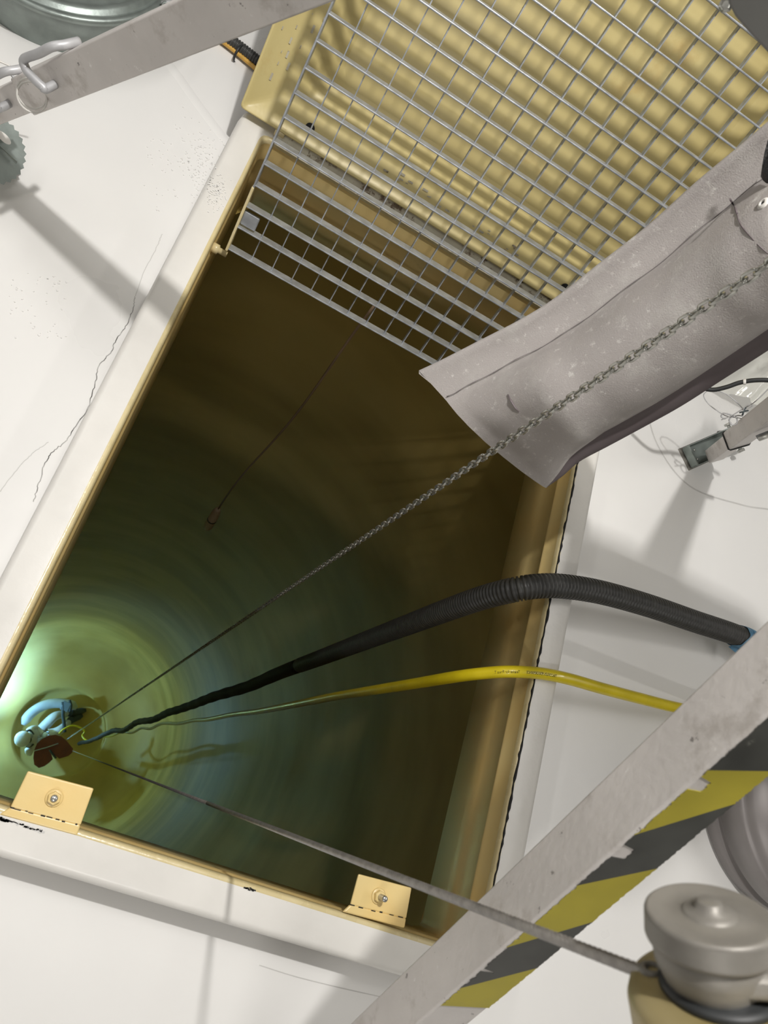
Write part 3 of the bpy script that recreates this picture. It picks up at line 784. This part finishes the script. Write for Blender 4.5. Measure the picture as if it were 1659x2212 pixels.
# ================================================================== grey vinyl bag / sleeve hung from the tripod
slv = empty('vinyl_sleeve', (HEAD.x + 0.3, HEAD.y + 0.1, 1.3), 'dusty grey vinyl sleeve with a stitched side seam hanging behind the chain', 'sleeve')
Lp = [(905, 800), (952, 778), (1040, 733), (1120, 692), (1195, 646), (1290, 572), (1400, 486), (1500, 396), (1600, 313), (1655, 266), (1700, 228)]
Rp = [(1180, 1054), (1215, 1030), (1250, 1000), (1310, 968), (1390, 925), (1470, 880), (1560, 822), (1640, 770), (1700, 730), (1745, 702), (1790, 672)]
dL = [1.62, 1.61, 1.59, 1.57, 1.55, 1.52, 1.49, 1.46, 1.43, 1.415, 1.405]
PL = spline([at(x, y, d) for (x, y), d in zip(Lp, dL)], 5); PR = spline([at(x, y, d) for (x, y), d in zip(Rp, dL)], 5)
secT = [(0.0, 0.002), (0.025, 0.010), (0.055, 0.003), (0.12, 0.000), (0.20, 0.004), (0.225, 0.009), (0.25, 0.030), (0.31, 0.068), (0.40, 0.098), (0.52, 0.112), (0.64, 0.108), (0.75, 0.088), (0.83, 0.064), (0.88, 0.036), (0.90, 0.004), (0.95, -0.006), (1.0, -0.014)]
secB = [(1.0, -0.018), (0.95, -0.02), (0.90, -0.03), (0.87, -0.04), (0.75, -0.05), (0.6, -0.06), (0.45, -0.055), (0.33, -0.04), (0.26, -0.014), (0.2, -0.003), (0.1, -0.002), (0.0, -0.002)]
sec = secT + secB
rings = []; seam_pts = []; nS = len(PL)
for i in range(nS):
    l, r = PL[i], PR[i]; wv = r - l; W = wv.length; t = (PL[min(i + 1, nS - 1)] - PL[max(i - 1, 0)]).normalized()
    nn = wv.cross(t).normalized()
    if nn.dot(CP - l) < 0: nn = -nn
    fl = 0.30 + 0.70 * min(1, i / 14)          # flatter at the mouth
    ring = []
    kf = min(1, i / 16)
    for (q, h) in sec:
        e = 0.0; q = q / 0.9 * (1 - kf) + q * kf if q <= 0.9 else 1 - (1 - q) * kf
        if i < 4: e = -0.0
        jig = 0.004 * noise.noise(Vector((i * 0.25, q * 5, 3.1))) if 0.25 < q < 0.92 else 0
        ring.append(l + wv * q + nn * (h * fl + jig) - t * (0.012 * math.sin(q * math.pi) * (1 if i == 0 else 0)))
    rings.append(ring)
    seam_pts.append(l + wv * 0.222 + nn * (0.0105 * fl + 0.002) + wv * 0.004 * math.sin(i * 0.9))
b = MB(); b.rings(rings, 0, True, cap=False)
# second material darkens the lower fold, painting in its shade
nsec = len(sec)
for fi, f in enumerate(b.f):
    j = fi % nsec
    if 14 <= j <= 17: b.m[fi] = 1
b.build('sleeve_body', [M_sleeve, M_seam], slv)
b = MB(); b.tube(seam_pts, 0.0012, 6, rfun=lambda i, L: 0.0007 + 0.0004 * (i % 3 == 0)); b.build('stitched_seam', mat('seam_thread', (0.20, 0.18, 0.18), 0.6), slv)
# frayed hem corner
b = MB(); b.add([PL[0], PL[0] + (PR[0] - PL[0]) * 0.02 - (PL[1] - PL[0]).normalized() * 0.006, PL[0] + (PR[0] - PL[0]) * 0.1 - (PL[1] - PL[0]).normalized() * 0.004, PL[0] + (PR[0] - PL[0]) * 0.1 + (PL[1] - PL[0]).normalized() * 0.01], [(0, 1, 2, 3)]); b.build('frayed_hem', M_sleeve, slv, solid=0.001)
# eyelet and hand slot near the right frame edge
def on_sleeve(px, py, lift=0.001):
    # nearest ring quad hit, brute force
    d = ray(px, py); best = None
    for i in range(nS - 1):
        for j in range(4, 14):
            tri = (rings[i][j], rings[i][j + 1], rings[i + 1][j + 1]), (rings[i][j], rings[i + 1][j + 1], rings[i + 1][j])
            for a, b2, c in tri:
                nn = (b2 - a).cross(c - a)
                if abs(nn.dot(d)) < 1e-9: continue
                t = (a - CP).dot(nn) / nn.dot(d); p = CP + d * t
                if all(((y_ - x_).cross(p - x_)).dot(nn) > -1e-9 for x_, y_ in ((a, b2), (b2, c), (c, a))):
                    if best is None or t < best[0]: best = (t, p, nn.normalized())
    if best is None: return at(px, py, 1.36), (CP - at(px, py, 1.36)).normalized()
    t, p, nn = best
    if nn.dot(d) > 0: nn = -nn
    return p + nn * lift, nn
p_, n_ = on_sleeve(1649, 440, 0.0)
b = MB(); b.lathe(p_, n_, [(0.0035, 0.001), (0.0035, 0.003), (0.006, 0.0035), (0.0095, 0.001), (0.010, -0.001)], 28); b.build('eyelet', M_ring, slv)
b = MB(); b.lathe(p_, n_, [(0, 0.0012), (0.0036, 0.0012)], 20); b.build('eyelet_hole', M_black, slv)
hl = [(1659, 300), (1651, 330), (1646, 360), (1645, 382), (1650, 392), (1657, 398), (1664, 399), (1668, 396), (1670, 305)]
P = [on_sleeve(x, y, 0.002)[0] for x, y in hl]
b = MB(); b.add(P, [list(range(len(P)))]); b.build('hand_slot', M_black, slv)
p_, n_ = on_sleeve(1581, 440); P = [on_sleeve(x, y, 0.001)[0] for x, y in ((1577, 430), (1583, 440), (1590, 452), (1593, 462))]
b = MB(); b.tube(P, 0.0016, 6); b.build('stitch_end', M_seam, slv)
b = MB()
for x, y in ((1590, 455), (1620, 500), (1650, 545), (1690, 600)): pass
P = [on_sleeve(x, y, 0.0005)[0] for x, y in ((1592, 462), (1600, 485), (1622, 512), (1650, 540), (1690, 570))]
b.tube(spline(P, 5), 0.0009, 6); b.build('panel_seam', M_seam, slv)
P = [on_sleeve(x, y, 0.0006)[0] for x, y in ((1098, 852), (1106, 866), (1114, 880), (1122, 890))]
b = MB(); b.tube(P, 0.003, 8, flat=0.25, rfun=lambda i, L: (0.002, 0.004, 0.003, 0.001)[i]); b.build('scuff_mark', M_seam, slv)

# ================================================================== winch block, bottom right
wc = at(1532, 1968, 0.55)
vr = ray(1532, 1968)
# axis: image-up and towards the viewer
axc = Vector((-0.02, 0.90, 0.0)); axw = (M @ axc).normalized()
axw = (axw - vr * axw.dot(vr)).normalized(); axw = (axw * math.sin(math.radians(63.5)) - vr * math.cos(math.radians(63.5))).normalized()
wn = empty('winch_block', wc, 'grey and bronze winch block with round metal cap, close up at the lower right', 'winch')
WS = 0.72
class SMB(MB):
    def lathe(s, o, axis, prof, **k): return MB.lathe(s, o, axis, [(r * WS, z * WS) for r, z in prof], **k)
b = SMB(); b.lathe(wc, axw, [(0, 0.009), (0.0085, 0.009), (0.0105, 0.0075), (0.0115, 0.003), (0.0195, 0.002), (0.022, -0.001), (0.023, -0.002), (0.040, -0.002), (0.0480, -0.001), (0.0500, -0.001), (0.0518, -0.0025), (0.0525, -0.0045), (0.0525, -0.006), (0.0525, -0.020), (0.0525, -0.022), (0.0515, -0.0245), (0.046, -0.025)], n=64)
b.build('cap', M_grey, wn)
b = SMB(); b.lathe(wc, axw, [(0.046, -0.024), (0.0475, -0.027), (0.045, -0.043), (0.036, -0.062), (0.034, -0.075)], n=64); b.build('neck', M_grey, wn)
rt = (M @ Vector((1, -0.05, 0.1))); rt = (rt - axw * rt.dot(axw)).normalized(); fw = axw.cross(rt).normalized()
if fw.dot(vr) > 0: fw = -fw
b = SMB(); b.obox(wc + rt * 0.065 - axw * 0.030 + fw * 0.010, rt, fw, axw, 0.065, 0.019, 0.008); b.build('lever_arm', M_grey, wn, bevel=0.006, seg=4)
b = SMB(); b.lathe(wc + rt * 0.004, axw, [(0.036, -0.057), (0.041, -0.059), (0.0465, -0.060), (0.0475, -0.065), (0.044, -0.069)], n=64); b.build('gasket', M_rub, wn)
wc2 = wc + rt * 0.012
b = SMB(); b.lathe(wc2, axw, [(0.04, -0.066), (0.052, -0.066), (0.060, -0.066), (0.074, -0.068), (0.082, -0.073), (0.084, -0.082), (0.080, -0.11), (0.074, -0.15), (0.066, -0.16), (0, -0.16)], n=72); b.build('housing', M_brass, wn)
ey = hit(1408, 2099, wc - axw * 0.049, axw)
b = SMB(); b.lathe(ey, axw, [(0.0055, 0.0), (0.0055, 0.004), (0.0075, 0.0055), (0.0105, 0.004), (0.011, -0.003)], n=28); b.build('eyelet', M_grey, wn)
b = SMB(); b.lathe(ey, axw, [(0, 0.001), (0.0056, 0.001)], n=20); b.build('eyelet_bore', M_black, wn)
for q in ((1530, 2178), (1552, 2182), (1574, 2186), (1600, 2190)):
    s_ = hit(q[0], q[1], wc - axw * 0.049, axw); b = SMB(); b.lathe(s_, axw, [(0.0035, -0.003), (0.0035, 0.002), (0.002, 0.003), (0, 0.003)], n=10); b.build('screw', M_grey, wn)
# arm that carries the block on the near tripod leg
pa = wc - axw * 0.10 + rt * 0.03; pb = HEAD + d3 * param_on_leg(F3, 1700, 1500)
b = MB(); b.tube([pa, pa + rt * 0.12 + Z * 0.0, pa + rt * 0.2 + Y * 0.06], 0.016, 12); b.build('mounting_arm', M_grey, wn)

# ================================================================== round things on the deck
def drum_tl():
    c = Vector((-0.887, 1.838, FZ)); R = 0.295
    t = empty('galvanised_drum', c, 'round galvanised steel cover standing on the white deck at the upper left', 'drum')
    b = MB(); b.lathe(c, Z, [(R - 0.03, 0.0), (R - 0.03, 0.06), (R - 0.022, 0.105), (R - 0.008, 0.118), (R, 0.124), (R + 0.001, 0.134), (R - 0.006, 0.141), (R - 0.016, 0.137), (R - 0.024, 0.128), (R - 0.03, 0.130), (R - 0.036, 0.138), (R - 0.05, 0.14), (R - 0.058, 0.130), (R - 0.07, 0.128), (0.1, 0.135), (0, 0.137)], 96)
    b.build('shell', M_shoe, t)
    # clamp at the right of the rim
    cc = un(350, 8, 0.03)
    b = MB(); b.tube([cc + Vector((0, 0, 0.0)), cc + Vector((0.02, 0.01, 0.01)), cc + Vector((0.03, 0.03, 0.0))], 0.007, 10); b.build('clamp', M_pin, t)
    b = MB(); b.lathe(cc + Vector((0.01, 0.0, 0)), (CP - cc).normalized(), [(0.008, 0), (0.011, 0.004), (0.008, 0.008), (0.004, 0.004), (0.008, 0)], 20); b.build('clamp_nut', M_shoe, t)
drum_tl()
c = un(1672, 1738, FZ); R = (un(1538, 1843, FZ) - c).length
t = empty('grey_housing', c, 'large grey rounded housing on the white deck behind the winch at the right edge', 'housing')
b = MB(); b.lathe(c, Z, [(R - 0.03, 0), (R - 0.004, 0.01), (R, 0.05), (R - 0.012, 0.055), (R - 0.012, 0.07), (R, 0.075), (R + 0.002, 0.14), (R - 0.004, 0.150), (R - 0.010, 0.152), (R - 0.010, 0.160), (R - 0.02, 0.175), (R - 0.06, 0.205), (R - 0.15, 0.225), (0, 0.23)], 96)
b.build('shell', M_duct, t)
# ---- corrugated conduit with a yellow cable, upper left
P = spline([un(x, y, -0.095) for x, y in ((400, 20), (450, 55), (505, 92), (560, 135), (610, 180))], 14)
cn = empty('conduit_bundle', P[20], 'thin black corrugated conduit with a yellow cable tied beside it, running under the lid', 'conduit')
b = MB(); up_ = resample(P, 0.0012); b.tube(up_, 0.014, 14, rfun=lambda i, L: 0.0165 if i % 7 < 4 else 0.0135); b.build('conduit', M_hose, cn)
P2 = spline([un(x, y, -0.105) for x, y in ((380, 22), (430, 55), (488, 95), (545, 142), (600, 190))], 10)
b = MB(); b.tube(P2, 0.007, 10); b.build('cable', mat('amber_cable', (0.62, 0.36, 0.07), 0.4), cn)
c_ = un(521, 112, -0.095); tt = (un(560, 135, -0.095) - un(505, 92, -0.095)).normalized(); 
b = MB(); b.lathe(c_ - tt * 0.003 + Vector((-0.006, -0.006, -0.004)), tt, [(0.024, 0), (0.026, 0.001), (0.026, 0.006), (0.024, 0.007)], 24); b.build('tie', M_rub, cn)
# ---- clear plastic film at the right edge
c_ = un(1600, 850, -0.03)
fu = (un(1659, 925, FZ) - un(1545, 830, FZ)); base0 = un(1540, 850, FZ + 0.004); base1 = un(1655, 935, FZ + 0.004)
fe = MB(); nx, ny = 44, 36; vs = []
e1 = (base1 - base0); e2 = un(1659, 730, FZ + 0.03) - base0
for i in range(nx):
    for j in range(ny):
        u, v = i / (nx - 1), j / (ny - 1)
        p = base0 + e1 * (u * 1.5 - 0.1) + e2 * (v * 1.25)
        h = 0.12 * math.sin(math.pi * min(1, u * 1.1)) + 0.075 * abs(noise.noise(Vector((u * 5.0, v * 2.2, 0.3)))) + 0.05 * abs(noise.noise(Vector((u * 11 + v * 4, v * 4, 2.3))))
        p = p + Z * h * (0.35 + 0.65 * min(1, v * 3 + .2)); vs.append(p)
fe.add(vs, [(i * ny + j, (i + 1) * ny + j, (i + 1) * ny + j + 1, i * ny + j + 1) for i in range(nx - 1) for j in range(ny - 1)], 0, True)
o = fe.build('plastic_film', M_film); tag(o, 'crumpled clear plastic film heaped beside the right tripod foot', 'plastic sheet')
P = spline([at(x, y, 2.2) for x, y in ((1480, 815), (1515, 836), (1540, 842), (1570, 836), (1600, 826), (1640, 821), (1700, 824), (1760, 830))], 8)
b = MB(); b.tube(P, 0.0062, 10); o = b.build('black_cable', M_rub); tag(o, 'short black cable crossing in front of the crumpled clear plastic', 'cable')
b = MB(); q = at(1609, 825, 2.197); tt = (P[40] - P[36]).normalized(); b.lathe(q - tt * 0.004, tt, [(0.0068, 0), (0.0075, 0.001), (0.0075, 0.006), (0.0068, 0.007)], 16); b.build('tape_band', M_ring, o)

# ================================================================== things inside the shaft
# probe hanging from the roof
PT = un(812, 655, -0.284); PB = un(471, 1100, -2.72)
pb_ = empty('hanging_probe', PB, 'small pale capsule hanging on a thin cord under the grating', 'probe')
pth = []
for k in range(41):
    t = k / 40; p = PT.lerp(PB, t); s_ = math.sin(t * math.pi); p += Vector((0.02 * math.sin(t * 5), 0, 0)) * s_; pth.append(p)
b = MB(); b.tube(pth, 0.0045, 6); b.build('cord', mat('brown_cord', (0.30, 0.20, 0.12), 0.6), pb_)
pe = un(447, 1142, -3.0)
ax = (pe - PB).normalized(); Lb = (pe - PB).length
b = MB(); b.lathe(PB, ax, [(0, -0.01), (0.012, -0.005), (0.018, 0.01), (0.026, 0.05), (0.028, Lb * 0.5), (0.028, Lb * 0.85), (0.02, Lb * 0.97), (0, Lb)], 20); b.build('capsule', mat('pale_capsule', (0.80, 0.66, 0.50), 0.5), pb_)
b = MB(); b.lathe(PB + ax * Lb * 0.5, ax, [(0.028, 0), (0.0295, 0.003), (0.0295, 0.012), (0.028, 0.015)], 20); b.build('collar', M_dark, pb_)
# half-round plate hanging on the wire rope
PZ = -12.72
bp_ = [(84, 1659), (74, 1652), (72, 1637), (74, 1620), (80, 1606), (91, 1596), (105, 1589), (120, 1587), (133, 1591), (144, 1600), (152, 1610), (158, 1617), (156, 1626), (148, 1633), (128, 1639), (119, 1632), (113, 1625), (106, 1619), (112, 1632), (114, 1640), (106, 1648), (96, 1655)]
P = [un(x, y, PZ) for x, y in bp_]
b = MB(); b.prism(P, Vector((0, 0, -0.03)))
pt = empty('seat_plate', P[0], 'rust brown half-round plate with a slot, hung on the wire rope near the silo bottom', 'plate')
b.build('plate', M_rust, pt)
b = MB(); b.tube([un(74, 1622, PZ + 0.012), un(100, 1615, PZ + 0.012), un(126, 1606, PZ + 0.012)], 0.008, 6); b.build('cord', M_pad, pt)
b = MB(); b.tube([un(107, 1620, PZ + 0.012), un(113, 1628, PZ + 0.012), un(121, 1638, PZ + 0.012)], 0.016, 6); b.build('slot_strap', M_dark, pt)
# person in the sump
def J(px, py, z): return un(px, py, z)
vz = {}
def add_person():
    root = empty('person', J(80, 1590, -13.5), 'person in white hooded coverall crouching at the silo bottom beside the brown plate', 'person')
    V = []; E = []; R = []
    def v(p, r, par=None):
        V.append(p - root.location); R.append(r)
        if par is not None: E.append((par, len(V) - 1))
        return len(V) - 1
    pelvis = v(J(84, 1588, -13.34), 0.16)
    sp1 = v(J(76, 1592, -13.2), 0.165, pelvis); chest = v(J(66, 1596, -12.98), 0.20, sp1); neck = v(J(56, 1597, -12.80), 0.075, chest)
    h1 = v(J(49, 1596, -12.70), 0.155, neck); h2 = v(J(46, 1597, -12.60), 0.13, h1)
    sh = v(J(62, 1577, -12.93), 0.085, chest); el = v(J(78, 1573, -13.10), 0.06, sh); wr = v(J(90, 1584, -13.05), 0.045, el); v(J(94, 1587, -13.03), 0.045, wr)
    sh2 = v(J(62, 1615, -12.93), 0.085, chest); el2 = v(J(62, 1630, -13.12), 0.06, sh2); wr2 = v(J(74, 1606, -13.02), 0.045, el2); v(J(78, 1602, -13.0), 0.045, wr2)
    hp1 = v(J(88, 1578, -13.36), 0.12, pelvis); kn1 = v(J(118, 1546, -13.20), 0.085, hp1); an1 = v(J(150, 1540, -13.40), 0.06, kn1)
    hp2 = v(J(92, 1596, -13.36), 0.12, pelvis); kn2 = v(J(130, 1578, -13.2), 0.085, hp2); an2 = v(J(152, 1556, -13.40), 0.06, kn2)
    me = bpy.data.meshes.new('body'); me.from_pydata(V, E, []); me.materials.append(M_suit)
    o = bpy.data.objects.new('body', me); C.objects.link(o); o.parent = root
    sk = o.modifiers.new('skin', 'SKIN'); sk.use_smooth_shade = True; sk.branch_smoothing = 0.6
    if not me.skin_vertices: 
        bm = bmesh.new(); bm.from_mesh(me); bm.verts.layers.skin.verify(); bm.to_mesh(me); bm.free()
    for sv, r in zip(me.skin_vertices[0].data, R): sv.radius = (r, r); sv.use_root = False
    me.skin_vertices[0].data[0].use_root = True
    ss = o.modifiers.new('s', 'SUBSURF'); ss.levels = 2; ss.render_levels = 2
    # gloves with five fingers each
    for (w0, dirp, nm) in ((J(94, 1587, -13.03), (J(100, 1590, -12.98)), 'glove'), (J(78, 1602, -13.0), (J(86, 1600, -12.95)), 'glove')):
        d = (dirp - w0).normalized(); s_ = Z.cross(d).normalized(); b = MB()
        b.tube([w0 - d * 0.03, w0 + d * 0.02, w0 + d * 0.075, w0 + d * 0.095], 0.05, 12, flat=0.6, rfun=lambda i, L: (0.035, 0.048, 0.05, 0.03)[i])
        for k, ln2 in enumerate((0.07, 0.085, 0.08, 0.06)):
            o_ = w0 + d * 0.085 + s_ * (k - 1.5) * 0.022
            b.tube(spline([o_, o_ + d * ln2 * 0.5, o_ + d * ln2 * 0.85 - Z * 0.025], 4), 0.0105, 8)
        o_ = w0 + d * 0.02 + s_ * 0.045; b.tube(spline([o_, o_ + s_ * 0.025 + d * 0.025, o_ + s_ * 0.03 + d * 0.055], 4), 0.012, 8)
        b.build(nm, M_glove, root)
    for an, toe in ((J(150, 1540, -13.40), J(186, 1534, -13.46)), (J(152, 1556, -13.40), J(178, 1545, -13.46))):
        b = MB(); d = (toe - an); 
        b.tube([an + Z * 0.08, an, an + d * 0.35 - Z * 0.03, an + d * 0.75 - Z * 0.03, toe], 0.06, 12, rfun=lambda i, L: (0.062, 0.068, 0.062, 0.058, 0.03)[i]); b.build('boot', M_dark, root)
    # respirator with twin filters on the lowered face
    b = MB(); c = J(60, 1598, -12.68); b.lathe(c, (J(66, 1600, -12.62) - c), [(0, 0.05), (0.045, 0.045), (0.055, 0.0)], 16); b.build('respirator', M_dark, root)
    for q in ((62, 1608), (66, 1590)):
        b = MB(); c = J(*q, -12.70); b.lathe(c, Z, [(0, 0.03), (0.04, 0.03), (0.045, 0.0), (0, 0)], 16); b.build('filter', M_pad, root)
    # harness straps
    b = MB(); b.tube(spline([J(56, 1580, -12.74), J(66, 1578, -12.76), J(76, 1590, -12.95), J(88, 1600, -13.2)], 6), 0.02, 8, flat=0.4); b.build('harness_strap', M_dark, root)
    b = MB(); b.tube(spline([J(56, 1612, -12.76), J(66, 1612, -12.8), J(78, 1602, -13.02), J(86, 1586, -13.2)], 6), 0.02, 8, flat=0.4); b.build('harness_strap', M_dark, root)
add_person()
# pale curved pad behind the person, with dark strap and buckle
P = spline([un(x, y, -13.25) for x, y in ((50, 1566), (62, 1546), (82, 1530), (105, 1521), (128, 1519), (150, 1522), (166, 1530))], 8)
pd = empty('curved_pad', P[10], 'pale grey curved tube lying around the sump behind the crouching person', 'pad')
b = MB(); b.tube(P, 0.085, 14, flat=0.8, rfun=lambda i, L: 0.085 * min(1, 0.4 + i / 8, 0.4 + (len(P) - 1 - i) / 8)); b.build('tube', M_pad, pd)
b = MB(); b.tube(spline([un(x, y, -13.12) for x, y in ((136, 1516), (137, 1530), (136, 1545), (138, 1560), (140, 1582))], 6), 0.028, 8, flat=0.4); b.build('strap', M_dark, pd)
b = MB(); b.obox(un(142, 1526, -13.13), X, Y, Z, 0.07, 0.08, 0.02); b.build('buckle', mat('buckle_grey', (0.2, 0.25, 0.3), 0.5), pd, bevel=0.01)
b = MB(); b.tube(spline([un(x, y, -13.12) for x, y in ((150, 1512), (153, 1524), (151, 1538))], 6), 0.024, 8, flat=0.4); b.build('strap', M_dark, pd)
# work light hidden to the left of the person
wl = un(-45, 1535, -12.78)
t = empty('work_light', wl - Z * 0.3, 'cool white work light standing at the silo bottom left of the person', 'lamp')
b = MB(); b.lathe(wl - Z * 0.27, Z, [(0, 0), (0.07, 0.0), (0.07, 0.02), (0.02, 0.03), (0.02, 0.20), (0.0, 0.20)], 24); b.build('stand', M_dark, t)
b = MB(); b.lathe(wl - Z * 0.08, Z, [(0, -0.03), (0.07, -0.03), (0.08, 0.03), (0.08, 0.05), (0.0, 0.05)], 24); b.build('lamp_body', M_dark, t)
b = MB(); b.lathe(wl - Z * 0.03, Z, [(0.075, 0), (0.07, 0.03), (0.045, 0.05), (0, 0.058)], 24); b.build('lens', emis('lamp_lens', (0.55, 0.9, 1.0), 8), t)
b = MB(); b.lathe(wl + Z * 0.36, Z, [(0, 0.02), (0.14, 0.015), (0.156, 0.0), (0.150, 0.0), (0.0, 0.012)], 32); b.build('light_cutoff_disc', M_dark, t)  # added disc on stays, blocks the lamp's upward light
b = MB()
for k in range(3):
    v_ = Vector((math.cos(k * 2.094), math.sin(k * 2.094), 0)); b.tube([wl + v_ * 0.078 - Z * 0.03, wl + v_ * 0.148 + Z * 0.365], 0.003, 6)
b.build('cutoff_disc_stay', M_dark, t)
pl_ = bpy.data.lights.new('work_light_glow', 'POINT'); pl_.energy = 118; pl_.color = (0.24, 0.60, 1.0); pl_.shadow_soft_size = 0.035
po = bpy.data.objects.new('work_light_glow', pl_); po.location = wl + Z * 0.08; C.objects.link(po)
hl_ = bpy.data.lights.new('wall_fill_spot', 'SPOT'); hl_.energy = 520; hl_.color = (0.20, 0.50, 1.0); hl_.spot_size = math.radians(105); hl_.spot_blend = 1.0; hl_.shadow_soft_size = 0.05  # added spot that brightens the left silo wall; no headlamp is modelled
ho_ = bpy.data.objects.new('wall_fill_spot', hl_); ho_.location = un(38, 1590, -12.42); C.objects.link(ho_)
ho_.rotation_euler = (un(-30, 1480, -12.7) - ho_.location).to_track_quat('-Z', 'Y').to_euler()

# chain hoist under the tripod head (just above the frame; the chain runs from it)
ho = empty('chain_hoist', (0.52, 0.80, 1.70), 'grey chain hoist hanging under the tripod head with the chain running from it', 'hoist')
b = MB(); b.box((0.545, 0.74, 1.42), (0.82, 1.0, 1.70)); b.build('hoist_body', M_duct, ho, bevel=0.03, seg=4)
b = MB(); b.lathe(Vector((0.82, 0.87, 1.56)), X, [(0, 0.11), (0.08, 0.10), (0.10, 0.07), (0.10, 0)], 32); b.build('motor_cover', M_duct, ho)
b = MB(); b.tube([Vector((0.52, 0.80, 1.69)), Vector((0.52, 0.80, 1.79))], 0.014, 12); b.build('hook', M_pin, ho)
pn = (CP - at(1620, 40, 1.0)).normalized()
P = [hit(x, y, at(1620, 40, 1.0), pn) for x, y in ((1578, -70), (1574, 6), (1588, 34), (1612, 62), (1664, 118), (1760, 160), (1800, 40), (1740, -90))]
b = MB(); b.prism(P, pn * 0.006); gp = b.build('guide_plate', mat('grey_guide_paint', (0.20, 0.20, 0.19), 0.5, var=0.1), ho, bevel=0.002)
b = MB(); b.lathe(at(1568, 10, 1.0), pn, [(0, -0.012), (0.008, -0.012), (0.008, 0), (0.005, 0.003), (0.0, 0.003)], 6, smooth=False); b.build('guide_bolt', M_chain, gp, bevel=0.001)
b = MB(); b.tube([P[6], Vector((0.56, 0.84, 1.42))], 0.012, 10); b.build('guide_arm', M_duct, ho)

# ================================================================== ceiling lamps (fixtures of the room lights and of the added soft and fill lamps)
nm = ['left of the hatch', 'right of the hatch', 'straight above the hatch', 'above the far end of the hatch, added to soften shadows', 'towards the near wall, added as fill light']
for (lx, ly, sx, sy, pw), w_ in zip(LAMPS, nm):
    t = empty('ceiling_and_fill_lamp', (lx, ly, CEIL - 0.08), 'white lamp on the ceiling ' + w_, 'lamp', 'ceiling lamps')
    b = MB(); b.box((lx - sx / 2 - 0.03, ly - sy / 2 - 0.03, CEIL - 0.08), (lx + sx / 2 + 0.03, ly + sy / 2 + 0.03, CEIL)); b.build('lamp_housing', M_wall, t, bevel=0.01)
